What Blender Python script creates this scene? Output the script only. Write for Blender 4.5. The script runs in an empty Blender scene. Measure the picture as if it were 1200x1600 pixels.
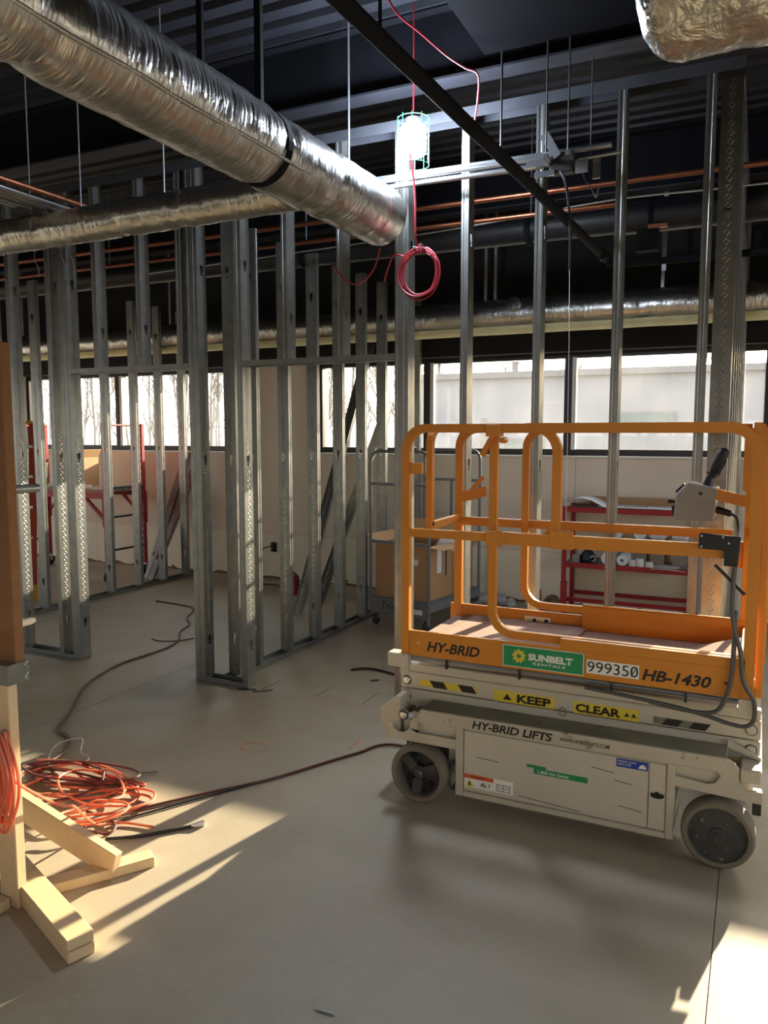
import bpy, bmesh, math, random
from mathutils import Vector, Matrix, noise
random.seed(7)
R = math.radians
scene = bpy.context.scene
col = scene.collection

# ------------------------------------------------------------------ camera
cam_d = bpy.data.cameras.new('camera')
cam = bpy.data.objects.new('camera', cam_d); col.objects.link(cam)
cam.location = (0, 0, 1.65)
cam.rotation_euler = (R(90 - 5.75), 0, R(25.6))
cam_d.sensor_fit = 'HORIZONTAL'; cam_d.sensor_width = 36; cam_d.lens = 36 * 1220 / 1200
cam_d.clip_end = 300
scene.camera = cam

# ------------------------------------------------------------------ sky, sun, exposure
SUN_EL, SUN_AZ = 16.9, 11.5            # elevation, azimuth east of the window normal (+Y)
w = bpy.data.worlds.new('sky'); scene.world = w; w.use_nodes = True
nt = w.node_tree; nt.nodes.clear()
wo = nt.nodes.new('ShaderNodeOutputWorld'); bg = nt.nodes.new('ShaderNodeBackground')
sk = nt.nodes.new('ShaderNodeTexSky'); sk.sky_type = 'NISHITA'; sk.sun_disc = False
sk.sun_elevation = R(SUN_EL); sk.sun_rotation = R(SUN_AZ); sk.dust_density = 3.0; sk.air_density = 1.0
mx = nt.nodes.new('ShaderNodeMixRGB'); mx.inputs['Fac'].default_value = 0.88
mx.inputs['Color2'].default_value = (0.92, 0.90, 0.87, 1)
nt.links.new(sk.outputs[0], mx.inputs['Color1']); nt.links.new(mx.outputs[0], bg.inputs['Color'])
bg.inputs['Strength'].default_value = 1.9
nt.links.new(bg.outputs[0], wo.inputs[0])
sd = bpy.data.lights.new('sun', 'SUN'); so = bpy.data.objects.new('sun', sd); col.objects.link(so)
sd.energy = 15.0; sd.angle = R(0.6); sd.color = (1.0, 0.82, 0.58)
_to = Vector((math.sin(R(SUN_AZ)) * math.cos(R(SUN_EL)), math.cos(R(SUN_AZ)) * math.cos(R(SUN_EL)), math.sin(R(SUN_EL))))
so.rotation_euler = _to.to_track_quat('Z', 'Y').to_euler(); so.location = (3, 12, 8)
def portal(name, loc, rot, sx, sy):
    d = bpy.data.lights.new(name, 'AREA'); d.shape = 'RECTANGLE'; d.size = sx; d.size_y = sy
    d.cycles.is_portal = True
    o = bpy.data.objects.new(name, d); col.objects.link(o); o.location = loc; o.rotation_euler = rot
portal('window_portal', (-0.65, 7.66, 1.92), (R(-90), 0, 0), 7.5, 0.96)
portal('window_portal', (-7.04, 7.66, 1.92), (R(-90), 0, 0), 3.8, 0.96)
portal('window_portal', (-10.15, 7.66, 1.92), (R(-90), 0, 0), 1.6, 0.96)
portal('window_portal', (-3.8, -2.95, 1.75), (R(90), 0, 0), 14.2, 0.3)  # this and the next two serve the fill openings added in unseen walls
portal('window_portal', (3.55, 2.4, 1.8), (0, R(90), 0), 1.2, 10.2)
portal('window_portal', (-11.35, 2.4, 1.8), (0, R(-90), 0), 1.2, 10.2)
vs = scene.view_settings
vs.view_transform = 'Standard'; vs.look = 'None'; vs.gamma = 1; vs.use_curve_mapping = False
vs.exposure = 0.85
try:
    scene.cycles.max_bounces = 10; scene.cycles.diffuse_bounces = 6; scene.cycles.glossy_bounces = 5
    scene.cycles.transparent_max_bounces = 16; scene.cycles.sample_clamp_indirect = 6.0
    scene.cycles.caustics_reflective = False; scene.cycles.caustics_refractive = False
except Exception:
    pass

# ------------------------------------------------------------------ helpers
def s2l(c):
    return tuple(((x / 12.92) if x <= 0.04045 else ((x + 0.055) / 1.055) ** 2.4) for x in [v / 255 for v in c])
MATS = {}
def mat(name, rgb, rough=0.6, metal=0.0, var=0.12, scale=6.0, bump=0.0, bscale=40.0, rgb2=None, thr=None, emit=None, estr=0, coat=0, stretch=None, detail=5, spec=None):
    """principled material with noise-driven colour variation and bump; rgb2/thr add wear patches"""
    m = bpy.data.materials.new(name); m.use_nodes = True
    n = m.node_tree.nodes; l = m.node_tree.links
    b = n['Principled BSDF']
    c = s2l(rgb)
    tc = n.new('ShaderNodeTexCoord'); mp = n.new('ShaderNodeMapping')
    l.new(tc.outputs['Object'], mp.inputs['Vector'])
    if stretch: mp.inputs['Scale'].default_value = stretch
    nz = n.new('ShaderNodeTexNoise'); nz.inputs['Scale'].default_value = scale; nz.inputs['Detail'].default_value = detail
    l.new(mp.outputs[0], nz.inputs['Vector'])
    rp = n.new('ShaderNodeValToRGB')
    rp.color_ramp.elements[0].position = 0.3; rp.color_ramp.elements[1].position = 0.7
    rp.color_ramp.elements[0].color = tuple(x * (1 - var) for x in c) + (1,)
    rp.color_ramp.elements[1].color = tuple(min(1, x * (1 + var)) for x in c) + (1,)
    l.new(nz.outputs['Fac'], rp.inputs['Fac'])
    last = rp.outputs[0]
    if rgb2 is not None:
        n2 = n.new('ShaderNodeTexNoise'); n2.inputs['Scale'].default_value = scale * 2.3; n2.inputs['Detail'].default_value = 9
        n2.inputs['Roughness'].default_value = 0.65
        l.new(mp.outputs[0], n2.inputs['Vector'])
        r2 = n.new('ShaderNodeValToRGB'); t = thr or 0.62
        r2.color_ramp.elements[0].position = t; r2.color_ramp.elements[1].position = min(1, t + 0.08)
        l.new(n2.outputs['Fac'], r2.inputs['Fac'])
        mm = n.new('ShaderNodeMixRGB'); l.new(r2.outputs[0], mm.inputs['Fac']); l.new(last, mm.inputs['Color1'])
        mm.inputs['Color2'].default_value = s2l(rgb2) + (1,)
        last = mm.outputs[0]
    l.new(last, b.inputs['Base Color'])
    b.inputs['Roughness'].default_value = rough; b.inputs['Metallic'].default_value = metal
    if spec is not None: b.inputs['Specular IOR Level'].default_value = spec
    if coat: b.inputs['Coat Weight'].default_value = coat
    if bump:
        n3 = n.new('ShaderNodeTexNoise'); n3.inputs['Scale'].default_value = bscale; n3.inputs['Detail'].default_value = 6
        l.new(mp.outputs[0], n3.inputs['Vector'])
        bp = n.new('ShaderNodeBump'); bp.inputs['Strength'].default_value = bump; bp.inputs['Distance'].default_value = 0.01
        l.new(n3.outputs['Fac'], bp.inputs['Height']); l.new(bp.outputs[0], b.inputs['Normal'])
    if emit:
        b.inputs['Emission Color'].default_value = s2l(emit) + (1,); b.inputs['Emission Strength'].default_value = estr
    MATS[name] = m
    return m

WM = {}            # world matrix of every thing (parts inherit it)
def tag(o, label=None, cat=None, group=None, kind=None):
    if label: o['label'] = label
    if cat: o['category'] = cat
    if group: o['group'] = group
    if kind: o['kind'] = kind
    return o
def thing(name, label, cat, loc=(0, 0, 0), rz=0.0, group=None, kind=None):
    o = bpy.data.objects.new(name, None); col.objects.link(o); o.empty_display_size = 0.1
    o.location = loc; o.rotation_euler = (0, 0, rz)
    WM[o.name] = Matrix.Translation(loc) @ Matrix.Rotation(rz, 4, 'Z')
    return tag(o, label, cat, group, kind)
def link_mesh(name, me, material, parent=None, local=False):
    o = bpy.data.objects.new(name, me); col.objects.link(o)
    if material is not None and not me.materials: me.materials.append(material)
    if parent is not None:
        o.parent = parent
        M = WM[parent.name]; WM[o.name] = M
        if not local:
            me.transform(M.inverted())
    else:
        WM[o.name] = Matrix.Identity(4)
    return o

class MB:
    """collects geometry in world (or local) coordinates, builds one mesh object"""
    def __init__(s): s.v = []; s.f = []
    def add(s, vs, fs):
        b = len(s.v); s.v += [tuple(x) for x in vs]; s.f += [tuple(i + b for i in f) for f in fs]; return s
    def box(s, a, b):
        (x0, y0, z0), (x1, y1, z1) = a, b
        return s.add([(x0, y0, z0), (x1, y0, z0), (x1, y1, z0), (x0, y1, z0), (x0, y0, z1), (x1, y0, z1), (x1, y1, z1), (x0, y1, z1)],
                     [(0, 3, 2, 1), (4, 5, 6, 7), (0, 1, 5, 4), (1, 2, 6, 5), (2, 3, 7, 6), (3, 0, 4, 7)])
    def obox(s, p0, p1, w, t, up=(0, 0, 1)):
        """bar from p0 to p1, width w across, thickness t along 'up'"""
        p0, p1 = Vector(p0), Vector(p1); d = (p1 - p0).normalized(); u = Vector(up)
        side = d.cross(u).normalized(); u = side.cross(d).normalized()
        vs = []
        for p in (p0, p1):
            for a, b in ((-1, -1), (1, -1), (1, 1), (-1, 1)): vs.append(p + side * (a * w / 2) + u * (b * t / 2))
        return s.add(vs, [(0, 1, 2, 3), (7, 6, 5, 4), (0, 4, 5, 1), (1, 5, 6, 2), (2, 6, 7, 3), (3, 7, 4, 0)])
    def tube(s, path, r, seg=8, closed=False, cap=True, rad=None):
        P = [Vector(p) for p in path]; n = len(P)
        if n < 2: return s
        t0 = (P[1] - P[0]).normalized()
        up = Vector((0, 0, 1)) if abs(t0.z) < 0.9 else Vector((1, 0, 0))
        nrm = t0.cross(up).normalized(); rings = []; b0 = len(s.v)
        for i in range(n):
            if closed: t = (P[(i + 1) % n] - P[i - 1])
            else: t = P[min(i + 1, n - 1)] - P[max(i - 1, 0)]
            if t.length < 1e-9: t = t0
            t.normalize()
            nrm = nrm - t * nrm.dot(t)
            if nrm.length < 1e-6: nrm = t.orthogonal()
            nrm.normalize(); bn = t.cross(nrm)
            rr = rad[i] if rad else r
            for k in range(seg):
                a = 2 * math.pi * k / seg
                s.v.append(tuple(P[i] + nrm * (math.cos(a) * rr) + bn * (math.sin(a) * rr)))
        m = n if closed else n - 1
        for i in range(m):
            a = b0 + i * seg; b = b0 + ((i + 1) % n) * seg
            for k in range(seg):
                k2 = (k + 1) % seg
                s.f.append((a + k, a + k2, b + k2, b + k))
        if cap and not closed:
            s.f.append(tuple(b0 + k for k in reversed(range(seg))))
            s.f.append(tuple(b0 + (n - 1) * seg + k for k in range(seg)))
        return s
    def cyl(s, p0, p1, r, seg=12): return s.tube([p0, p1], r, seg)
    def lathe(s, c, axis, prof, seg=24):
        """prof: list of (radius, offset along axis); closed ends at radius 0"""
        c = Vector(c); ax = Vector(axis).normalized(); u = ax.orthogonal().normalized(); v = ax.cross(u); b0 = len(s.v)
        for r, h in prof:
            for k in range(seg):
                a = 2 * math.pi * k / seg
                s.v.append(tuple(c + ax * h + u * (math.cos(a) * r) + v * (math.sin(a) * r)))
        for i in range(len(prof) - 1):
            for k in range(seg):
                k2 = (k + 1) % seg
                s.f.append((b0 + i * seg + k, b0 + i * seg + k2, b0 + (i + 1) * seg + k2, b0 + (i + 1) * seg + k))
        return s
    def prism(s, poly, o, u, v, t):
        """extrude 2d polygon (list of (a,b)) placed at o + a*u + b*v by vector t"""
        o, u, v, t = Vector(o), Vector(u), Vector(v), Vector(t); n = len(poly)
        vs = [o + u * a + v * b for a, b in poly]; vs += [p + t for p in vs]
        fs = [tuple(range(n)), tuple(reversed(range(n, 2 * n)))] + [(i, i + n, (i + 1) % n + n, (i + 1) % n) for i in range(n)]
        return s.add(vs, fs)
    def planar(s, path, n, w, t, closed=False):
        """sweep a w (in plane) x t (along n) bar along a planar path"""
        P = [Vector(p) for p in path]
        P = [p for i, p in enumerate(P) if i == 0 or (p - P[i - 1]).length > 1e-5]
        n = Vector(n).normalized(); k = len(P); b0 = len(s.v)
        for i in range(k):
            a = (P[i] - P[i - 1]) if (i > 0 or closed) else None
            b = (P[(i + 1) % k] - P[i]) if (i < k - 1 or closed) else None
            a = (a or b).normalized(); b = (b or a).normalized()
            tan = (a + b).normalized(); sd = n.cross(tan).normalized()
            c = max(0.4, tan.dot(a)); sd = sd * (1 / c)
            for p, q in ((-1, -1), (1, -1), (1, 1), (-1, 1)): s.v.append(tuple(P[i] + sd * (p * w / 2) + n * (q * t / 2)))
        for i in range(k if closed else k - 1):
            a = b0 + i * 4; b = b0 + ((i + 1) % k) * 4
            for j in range(4): s.f.append((a + j, a + (j + 1) % 4, b + (j + 1) % 4, b + j))
        if not closed:
            s.f.append((b0 + 3, b0 + 2, b0 + 1, b0)); e = b0 + (k - 1) * 4; s.f.append((e, e + 1, e + 2, e + 3))
        return s
    def build(s, name, material, parent=None, smooth=False, bevel=0.0, local=False, seg=1):
        me = bpy.data.meshes.new(name); me.from_pydata(s.v, [], s.f)
        bm = bmesh.new(); bm.from_mesh(me)
        bmesh.ops.recalc_face_normals(bm, faces=bm.faces[:])
        if bevel:
            bmesh.ops.bevel(bm, geom=[e for e in bm.edges if len(e.link_faces) == 2 and e.calc_face_angle(0) > 0.5], offset=bevel, segments=seg, affect='EDGES', clamp_overlap=True)
        bm.to_mesh(me); bm.free()
        if smooth:
            for p in me.polygons: p.use_smooth = True
            try: me.set_sharp_from_angle(angle=R(40))
            except Exception: pass
        return link_mesh(name, me, material, parent, local)

def arc(c, r, a0, a1, n, u, v):
    c, u, v = Vector(c), Vector(u), Vector(v)
    return [c + u * (r * math.cos(R(a0 + (a1 - a0) * i / n))) + v * (r * math.sin(R(a0 + (a1 - a0) * i / n))) for i in range(n + 1)]
def spline(pts, n=8, closed=False):
    P = [Vector(p) for p in pts]; out = []; k = len(P)
    def g(i): return P[i % k] if closed else P[max(0, min(k - 1, i))]
    for i in range(k if closed else k - 1):
        a, b, c, d = g(i - 1), g(i), g(i + 1), g(i + 2)
        for j in range(n):
            t = j / n
            out.append(0.5 * ((2 * b) + (c - a) * t + (2 * a - 5 * b + 4 * c - d) * t * t + (3 * b - a - 3 * c + d) * t ** 3))
    if not closed: out.append(P[-1])
    return out
def rrect(x0, z0, x1, z1, r, n=4):
    out = []
    for cx, cz, a in ((x1 - r, z1 - r, 0), (x0 + r, z1 - r, 90), (x0 + r, z0 + r, 180), (x1 - r, z0 + r, 270)):
        for i in range(n + 1):
            t = R(a + 90 * i / n); out.append((cx + r * math.cos(t), cz + r * math.sin(t)))
    return out
def dup(o, parent=None, loc=None, rz=None):
    c = o.copy(); col.objects.link(c)
    if parent is not None: c.parent = parent
    if loc is not None: c.location = loc
    if rz is not None: c.rotation_euler = (0, 0, rz)
    WM[c.name] = WM.get(o.name, Matrix.Identity(4))
    return c
def lettering(name, txt, o, u, v, width, height, material, parent, shear=0.0, bold=0.0, depth=0.0008, spacing=1.0):
    """flat lettering: lower-left corner o, reading along u, up along v, scaled to width x height"""
    cu = bpy.data.curves.new('txt', 'FONT'); cu.body = txt; cu.size = 1.0; cu.shear = shear; cu.offset = bold; cu.space_character = spacing
    cu.extrude = 0.0; cu.resolution_u = 3
    ob = bpy.data.objects.new('txt', cu); col.objects.link(ob)
    dg = bpy.context.evaluated_depsgraph_get()
    me = bpy.data.meshes.new_from_object(ob.evaluated_get(dg))
    bpy.data.objects.remove(ob); bpy.data.curves.remove(cu)
    xs = [q.co.x for q in me.vertices]; ys = [q.co.y for q in me.vertices]
    x0, x1, y0, y1 = min(xs), max(xs), min(ys), max(ys)
    o, u, v = Vector(o), Vector(u).normalized(), Vector(v).normalized(); nn = u.cross(v)
    for q in me.vertices:
        q.co = o + u * ((q.co.x - x0) / (x1 - x0) * width) + v * ((q.co.y - y0) / (y1 - y0) * height) + nn * depth
    me.materials.clear()
    return link_mesh(name, me, material, parent)
# ------------------------------------------------------------------ materials
def concrete():
    m = bpy.data.materials.new('concrete'); m.use_nodes = True
    n = m.node_tree.nodes; l = m.node_tree.links; b = n['Principled BSDF']
    tc = n.new('ShaderNodeTexCoord')
    def nz(sc, det, ro=0.55):
        t = n.new('ShaderNodeTexNoise'); t.inputs['Scale'].default_value = sc; t.inputs['Detail'].default_value = det; t.inputs['Roughness'].default_value = ro
        l.new(tc.outputs['Object'], t.inputs['Vector']); return t
    def ramp(src, p0, p1, c0, c1):
        r = n.new('ShaderNodeValToRGB'); r.color_ramp.elements[0].position = p0; r.color_ramp.elements[1].position = p1
        r.color_ramp.elements[0].color = c0; r.color_ramp.elements[1].color = c1; l.new(src.outputs['Fac'], r.inputs['Fac']); return r
    a = ramp(nz(1.1, 6), 0.32, 0.68, s2l((158, 147, 127)) + (1,), s2l((186, 174, 152)) + (1,))
    st = ramp(nz(0.55, 8, 0.65), 0.50, 0.70, (0, 0, 0, 1), (1, 1, 1, 1))
    mm = n.new('ShaderNodeMixRGB'); mm.blend_type = 'MULTIPLY'
    mf = n.new('ShaderNodeMath'); mf.operation = 'MULTIPLY'; mf.inputs[1].default_value = 0.9
    l.new(st.outputs[0], mf.inputs[0]); l.new(mf.outputs[0], mm.inputs['Fac']); l.new(a.outputs[0], mm.inputs['Color1']); mm.inputs['Color2'].default_value = s2l((190, 180, 164)) + (1,)
    sp = ramp(nz(26, 4), 0.60, 0.74, (0, 0, 0, 1), (1, 1, 1, 1))
    m2 = n.new('ShaderNodeMixRGB'); mf2 = n.new('ShaderNodeMath'); mf2.operation = 'MULTIPLY'; mf2.inputs[1].default_value = 0.18
    l.new(sp.outputs[0], mf2.inputs[0]); l.new(mf2.outputs[0], m2.inputs['Fac']); l.new(mm.outputs[0], m2.inputs['Color1']); m2.inputs['Color2'].default_value = s2l((196, 190, 178)) + (1,)
    # faint rust-red layout-paint blotches
    rd = ramp(nz(1.7, 3), 0.70, 0.78, (0, 0, 0, 1), (1, 1, 1, 1))
    m3 = n.new('ShaderNodeMixRGB'); mf3 = n.new('ShaderNodeMath'); mf3.operation = 'MULTIPLY'; mf3.inputs[1].default_value = 0.22
    l.new(rd.outputs[0], mf3.inputs[0]); l.new(mf3.outputs[0], m3.inputs['Fac']); l.new(m2.outputs[0], m3.inputs['Color1']); m3.inputs['Color2'].default_value = s2l((190, 120, 95)) + (1,)
    l.new(m3.outputs[0], b.inputs['Base Color'])
    rr = ramp(nz(3, 6), 0.3, 0.7, (0.42, 0.42, 0.42, 1), (0.62, 0.62, 0.62, 1)); l.new(rr.outputs[0], b.inputs['Roughness'])
    bp = n.new('ShaderNodeBump'); bp.inputs['Strength'].default_value = 0.08; bp.inputs['Distance'].default_value = 0.003
    l.new(nz(60, 5).outputs['Fac'], bp.inputs['Height']); l.new(bp.outputs[0], b.inputs['Normal'])
    return m
M_conc = concrete()

def galvanized():
    """galvanised steel with embossed diamonds down the middle of each stud web"""
    m = bpy.data.materials.new('galvanised_steel'); m.use_nodes = True
    n = m.node_tree.nodes; l = m.node_tree.links; b = n['Principled BSDF']
    tc = n.new('ShaderNodeTexCoord'); nz = n.new('ShaderNodeTexNoise'); nz.inputs['Scale'].default_value = 14; nz.inputs['Detail'].default_value = 5
    l.new(tc.outputs['Object'], nz.inputs['Vector'])
    rp = n.new('ShaderNodeValToRGB'); rp.color_ramp.elements[0].position = 0.3; rp.color_ramp.elements[1].position = 0.7
    rp.color_ramp.elements[0].color = s2l((132, 134, 132)) + (1,); rp.color_ramp.elements[1].color = s2l((152, 152, 147)) + (1,)
    l.new(nz.outputs['Fac'], rp.inputs['Fac']); l.new(rp.outputs[0], b.inputs['Base Color'])
    b.inputs['Metallic'].default_value = 0.85; b.inputs['Roughness'].default_value = 0.38
    sx = n.new('ShaderNodeSeparateXYZ'); l.new(tc.outputs['Object'], sx.inputs[0])
    def mt(op, a, bv=None):
        k = n.new('ShaderNodeMath'); k.operation = op
        if hasattr(a, 'links'): l.new(a, k.inputs[0])
        else: k.inputs[0].default_value = a
        if bv is not None:
            if hasattr(bv, 'links'): l.new(bv, k.inputs[1])
            else: k.inputs[1].default_value = bv
        return k.outputs[0]
    fz = mt('ABSOLUTE', mt('SUBTRACT', mt('FRACT', mt('MULTIPLY', sx.outputs['Z'], 24.0)), 0.5))
    fy = mt('MULTIPLY', mt('ABSOLUTE', mt('SUBTRACT', sx.outputs['Y'], 0.046)), 26.0)
    d = mt('ABSOLUTE', mt('SUBTRACT', mt('ADD', fz, fy), 0.36))
    h = mt('SUBTRACT', 1.0, mt('MINIMUM', mt('MULTIPLY', d, 9.0), 1.0))
    bp = n.new('ShaderNodeBump'); bp.inputs['Strength'].default_value = 0.5; bp.inputs['Distance'].default_value = 0.0025
    l.new(h, bp.inputs['Height']); l.new(bp.outputs[0], b.inputs['Normal'])
    return m
M_galv = galvanized()

def foil(name, stretch, strength):
    """wrinkled foil: fine creases running round the duct, softer crumple underneath"""
    m = bpy.data.materials.new(name); m.use_nodes = True
    n = m.node_tree.nodes; l = m.node_tree.links; b = n['Principled BSDF']
    tc = n.new('ShaderNodeTexCoord')
    def nz(sc, stc, det, dist):
        mp = n.new('ShaderNodeMapping'); mp.inputs['Scale'].default_value = stc; l.new(tc.outputs['Object'], mp.inputs['Vector'])
        t = n.new('ShaderNodeTexNoise'); t.inputs['Scale'].default_value = sc; t.inputs['Detail'].default_value = det; t.inputs['Distortion'].default_value = dist
        l.new(mp.outputs[0], t.inputs['Vector']); return t.outputs['Fac']
    a = nz(5.0, stretch, 5, 0.6); c = nz(3.0, (1, 1, 1), 6, 0.8); msk = nz(1.6, (1, 1, 1), 2, 0)
    rp = n.new('ShaderNodeValToRGB'); rp.color_ramp.elements[0].position = .42; rp.color_ramp.elements[1].position = .62; l.new(msk, rp.inputs['Fac'])
    m1 = n.new('ShaderNodeMath'); m1.operation = 'MULTIPLY'; l.new(a, m1.inputs[0]); l.new(rp.outputs[0], m1.inputs[1])
    m0 = n.new('ShaderNodeMath'); m0.operation = 'MULTIPLY_ADD'; l.new(a, m0.inputs[0]); m0.inputs[1].default_value = .25; l.new(m1.outputs[0], m0.inputs[2])
    m2 = n.new('ShaderNodeMath'); m2.operation = 'MULTIPLY_ADD'; l.new(c, m2.inputs[0]); m2.inputs[1].default_value = .8; l.new(m0.outputs[0], m2.inputs[2])
    bp = n.new('ShaderNodeBump'); bp.inputs['Strength'].default_value = strength; bp.inputs['Distance'].default_value = 0.02
    l.new(m2.outputs[0], bp.inputs['Height']); l.new(bp.outputs[0], b.inputs['Normal'])
    b.inputs['Base Color'].default_value = s2l((200, 198, 190)) + (1,)
    b.inputs['Metallic'].default_value = 0.97; b.inputs['Roughness'].default_value = 0.27
    return m
M_foil = foil('foil_wrap_along_y', (1.2, 9, 1.2), 0.55)
M_foilx = foil('foil_wrap_along_x', (7, 1.6, 1.6), 0.75)
M_foilc = foil('crumpled_foil', (3, 3, 3), 1.0)

def wood(name, c0, c1):
    m = bpy.data.materials.new(name); m.use_nodes = True
    n = m.node_tree.nodes; l = m.node_tree.links; b = n['Principled BSDF']
    tc = n.new('ShaderNodeTexCoord'); mp = n.new('ShaderNodeMapping'); mp.inputs['Scale'].default_value = (5, 5, 5)
    l.new(tc.outputs['Object'], mp.inputs['Vector'])
    wv = n.new('ShaderNodeTexNoise'); wv.inputs['Scale'].default_value = 2.2; wv.inputs['Detail'].default_value = 7; wv.inputs['Distortion'].default_value = 1.5
    l.new(mp.outputs[0], wv.inputs['Vector'])
    rp = n.new('ShaderNodeValToRGB'); rp.color_ramp.elements[0].color = s2l(c0) + (1,); rp.color_ramp.elements[1].color = s2l(c1) + (1,)
    l.new(wv.outputs['Fac'], rp.inputs['Fac']); l.new(rp.outputs[0], b.inputs['Base Color']); b.inputs['Roughness'].default_value = 0.7
    return m
M_wood = wood('pine_lumber', (206, 178, 134), (224, 200, 160))
M_wood2 = wood('stained_lumber', (122, 80, 44), (146, 100, 60))  # browner copy of the pine, with shade put into the colour

def glass():
    m = bpy.data.materials.new('dusty_window_glass'); m.use_nodes = True
    n = m.node_tree.nodes; l = m.node_tree.links; n.remove(n['Principled BSDF'])
    tr = n.new('ShaderNodeBsdfTransparent'); tr.inputs[0].default_value = (0.93, 0.95, 0.95, 1)
    gl = n.new('ShaderNodeBsdfGlossy'); gl.inputs['Roughness'].default_value = 0.03
    ts = n.new('ShaderNodeBsdfTranslucent'); ts.inputs[0].default_value = (0.9, 0.9, 0.88, 1)
    nz = n.new('ShaderNodeTexNoise'); nz.inputs['Scale'].default_value = 2.0; nz.inputs['Detail'].default_value = 6
    tc = n.new('ShaderNodeTexCoord'); l.new(tc.outputs['Object'], nz.inputs['Vector'])
    mr = n.new('ShaderNodeMapRange'); mr.inputs[1].default_value = 0.3; mr.inputs[2].default_value = 0.7; mr.inputs[3].default_value = 0.012; mr.inputs[4].default_value = 0.03
    l.new(nz.outputs['Fac'], mr.inputs[0])
    a = n.new('ShaderNodeMixShader'); l.new(mr.outputs[0], a.inputs[0]); l.new(tr.outputs[0], a.inputs[1]); l.new(ts.outputs[0], a.inputs[2])
    bb = n.new('ShaderNodeMixShader'); bb.inputs[0].default_value = 0.05; l.new(a.outputs[0], bb.inputs[1]); l.new(gl.outputs[0], bb.inputs[2])
    l.new(bb.outputs[0], n['Material Output'].inputs[0])
    return m
M_glass = glass()

M_dry = mat('drywall_beige', (232, 218, 200), 0.9, var=0.04, scale=1.5)
M_dry2 = mat('drywall_cream', (240, 230, 206), 0.9, var=0.04, scale=1.5)
M_rubble = mat('torn_gypsum_brown', (132, 104, 76), 0.95, var=0.35, scale=14, bump=0.5, bscale=30)
M_black = mat('black_painted_steel', (20, 21, 26), 0.8, var=0.25, scale=4, spec=.15)
M_track = mat('dark_top_track', (74, 76, 82), 0.5, metal=.4, var=0.1)
M_deck = mat('black_painted_roof_deck', (30, 31, 38), 0.6, var=0.3, scale=3, rgb2=(70, 72, 84), thr=0.64)
M_ductblk = mat('matt_black_duct', (9, 9, 12), 0.9, var=.1, spec=.05)  # even near-black for the guessed flat duct, darker than the other blacks
M_blkwall = mat('black_painted_wall', (16, 17, 20), 0.8, var=0.2)
M_frame = mat('bronze_window_frame', (38, 34, 32), 0.5, var=0.1)
M_sill = mat('white_window_stool', (226, 224, 216), 0.5, var=0.03)
M_white = mat('plain_white_wall', (200, 196, 186), 0.9, var=0.03)
M_copper = mat('copper', (152, 96, 72), 0.42, metal=1.0, var=0.15, scale=20)
M_emt = mat('conduit_steel', (190, 192, 194), 0.3, metal=0.9, var=0.08, scale=10)
M_rod = mat('zinc_rod', (170, 172, 176), 0.4, metal=0.8, var=0.08)
M_orange = mat('orange_lift_paint', (206, 130, 36), 0.42, var=0.07, scale=5, rgb2=(120, 72, 34), thr=0.70, detail=8)
M_liftr = mat('chipped_white_lift_paint', (192, 182, 160), 0.55, var=0.08, scale=6, rgb2=(112, 84, 58), thr=0.60, detail=8)
M_liftw = mat('white_lift_paint', (198, 189, 169), 0.5, var=0.05, scale=4, rgb2=(146, 126, 100), thr=0.655, detail=8)
M_liftg = mat('grimy_cover_paint', (136, 131, 112), 0.7, var=0.2, scale=5, rgb2=(96, 90, 78), thr=0.60)
M_tyre = mat('grey_solid_tyre', (120, 110, 94), 0.85, var=0.15, scale=9)
M_hub = mat('dirty_wheel_hub', (66, 64, 60), 0.7, var=0.3, scale=18, rgb2=(150, 144, 132), thr=0.62)
M_dark = mat('dark_metal', (48, 46, 44), 0.55, metal=0.3, var=0.2)
M_blackpl = mat('black_plastic', (20, 21, 24), 0.45, var=0.1)
M_greybox = mat('grey_control_box', (146, 142, 138), 0.5, var=0.03)
M_rubber = mat('grey_rubber_cable', (84, 82, 78), 0.6, var=0.1)
M_black_ink = mat('black_ink', (34, 28, 22), 0.6, var=0.05)
M_white_ink = mat('white_ink', (232, 230, 220), 0.5, var=0.02)
M_green = mat('green_decal', (34, 140, 84), 0.45, var=0.04)
M_yellow = mat('yellow_decal', (226, 200, 66), 0.5, var=0.05)
M_blue = mat('blue_decal', (36, 66, 150), 0.45, var=0.04)
M_redd = mat('orange_red_decal', (216, 92, 52), 0.5, var=0.04)
M_red = mat('red_painted_steel', (158, 30, 34), 0.5, var=0.12, scale=8)
M_redcord = mat('red_cord', (158, 40, 52), 0.5, var=0.06)
M_orcord = mat('orange_cord', (220, 114, 82), 0.5, var=0.06)
M_brcord = mat('dark_red_cord', (96, 48, 44), 0.6, var=0.08)
M_blkcord = mat('black_cord', (30, 28, 28), 0.6, var=0.08)
M_cart = mat('grey_cart_enamel', (110, 114, 120), 0.5, var=0.06)
M_card = mat('cardboard', (178, 140, 102), 0.85, var=0.07, scale=3)
M_card2 = mat('cardboard_inside', (202, 164, 120), 0.85, var=0.05, scale=3)
M_paper = mat('white_paper', (232, 234, 240), 0.8, var=0.02)
M_plank = mat('scaffold_plank', (150, 138, 120), 0.8, var=0.15, scale=8)
M_yelfoot = mat('yellow_plastic', (224, 176, 40), 0.5, var=0.05)
M_ladder = mat('red_fibreglass', (176, 66, 44), 0.5, var=0.06)
M_lgreen = mat('green_wire_guard', (30, 120, 90), 0.4, var=0.05)
M_led = mat('led_light', (255, 255, 255), 0.4, var=0, emit=(225, 236, 255), estr=150)
M_dust = mat('dusty_plywood_deck', (150, 120, 104), 0.9, var=0.15, scale=12)
M_tube = mat('white_pvc', (236, 228, 206), 0.4, var=0.03)
M_alum = mat('aluminium_pipe', (190, 192, 194), 0.3, metal=0.8, var=0.04)
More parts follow.
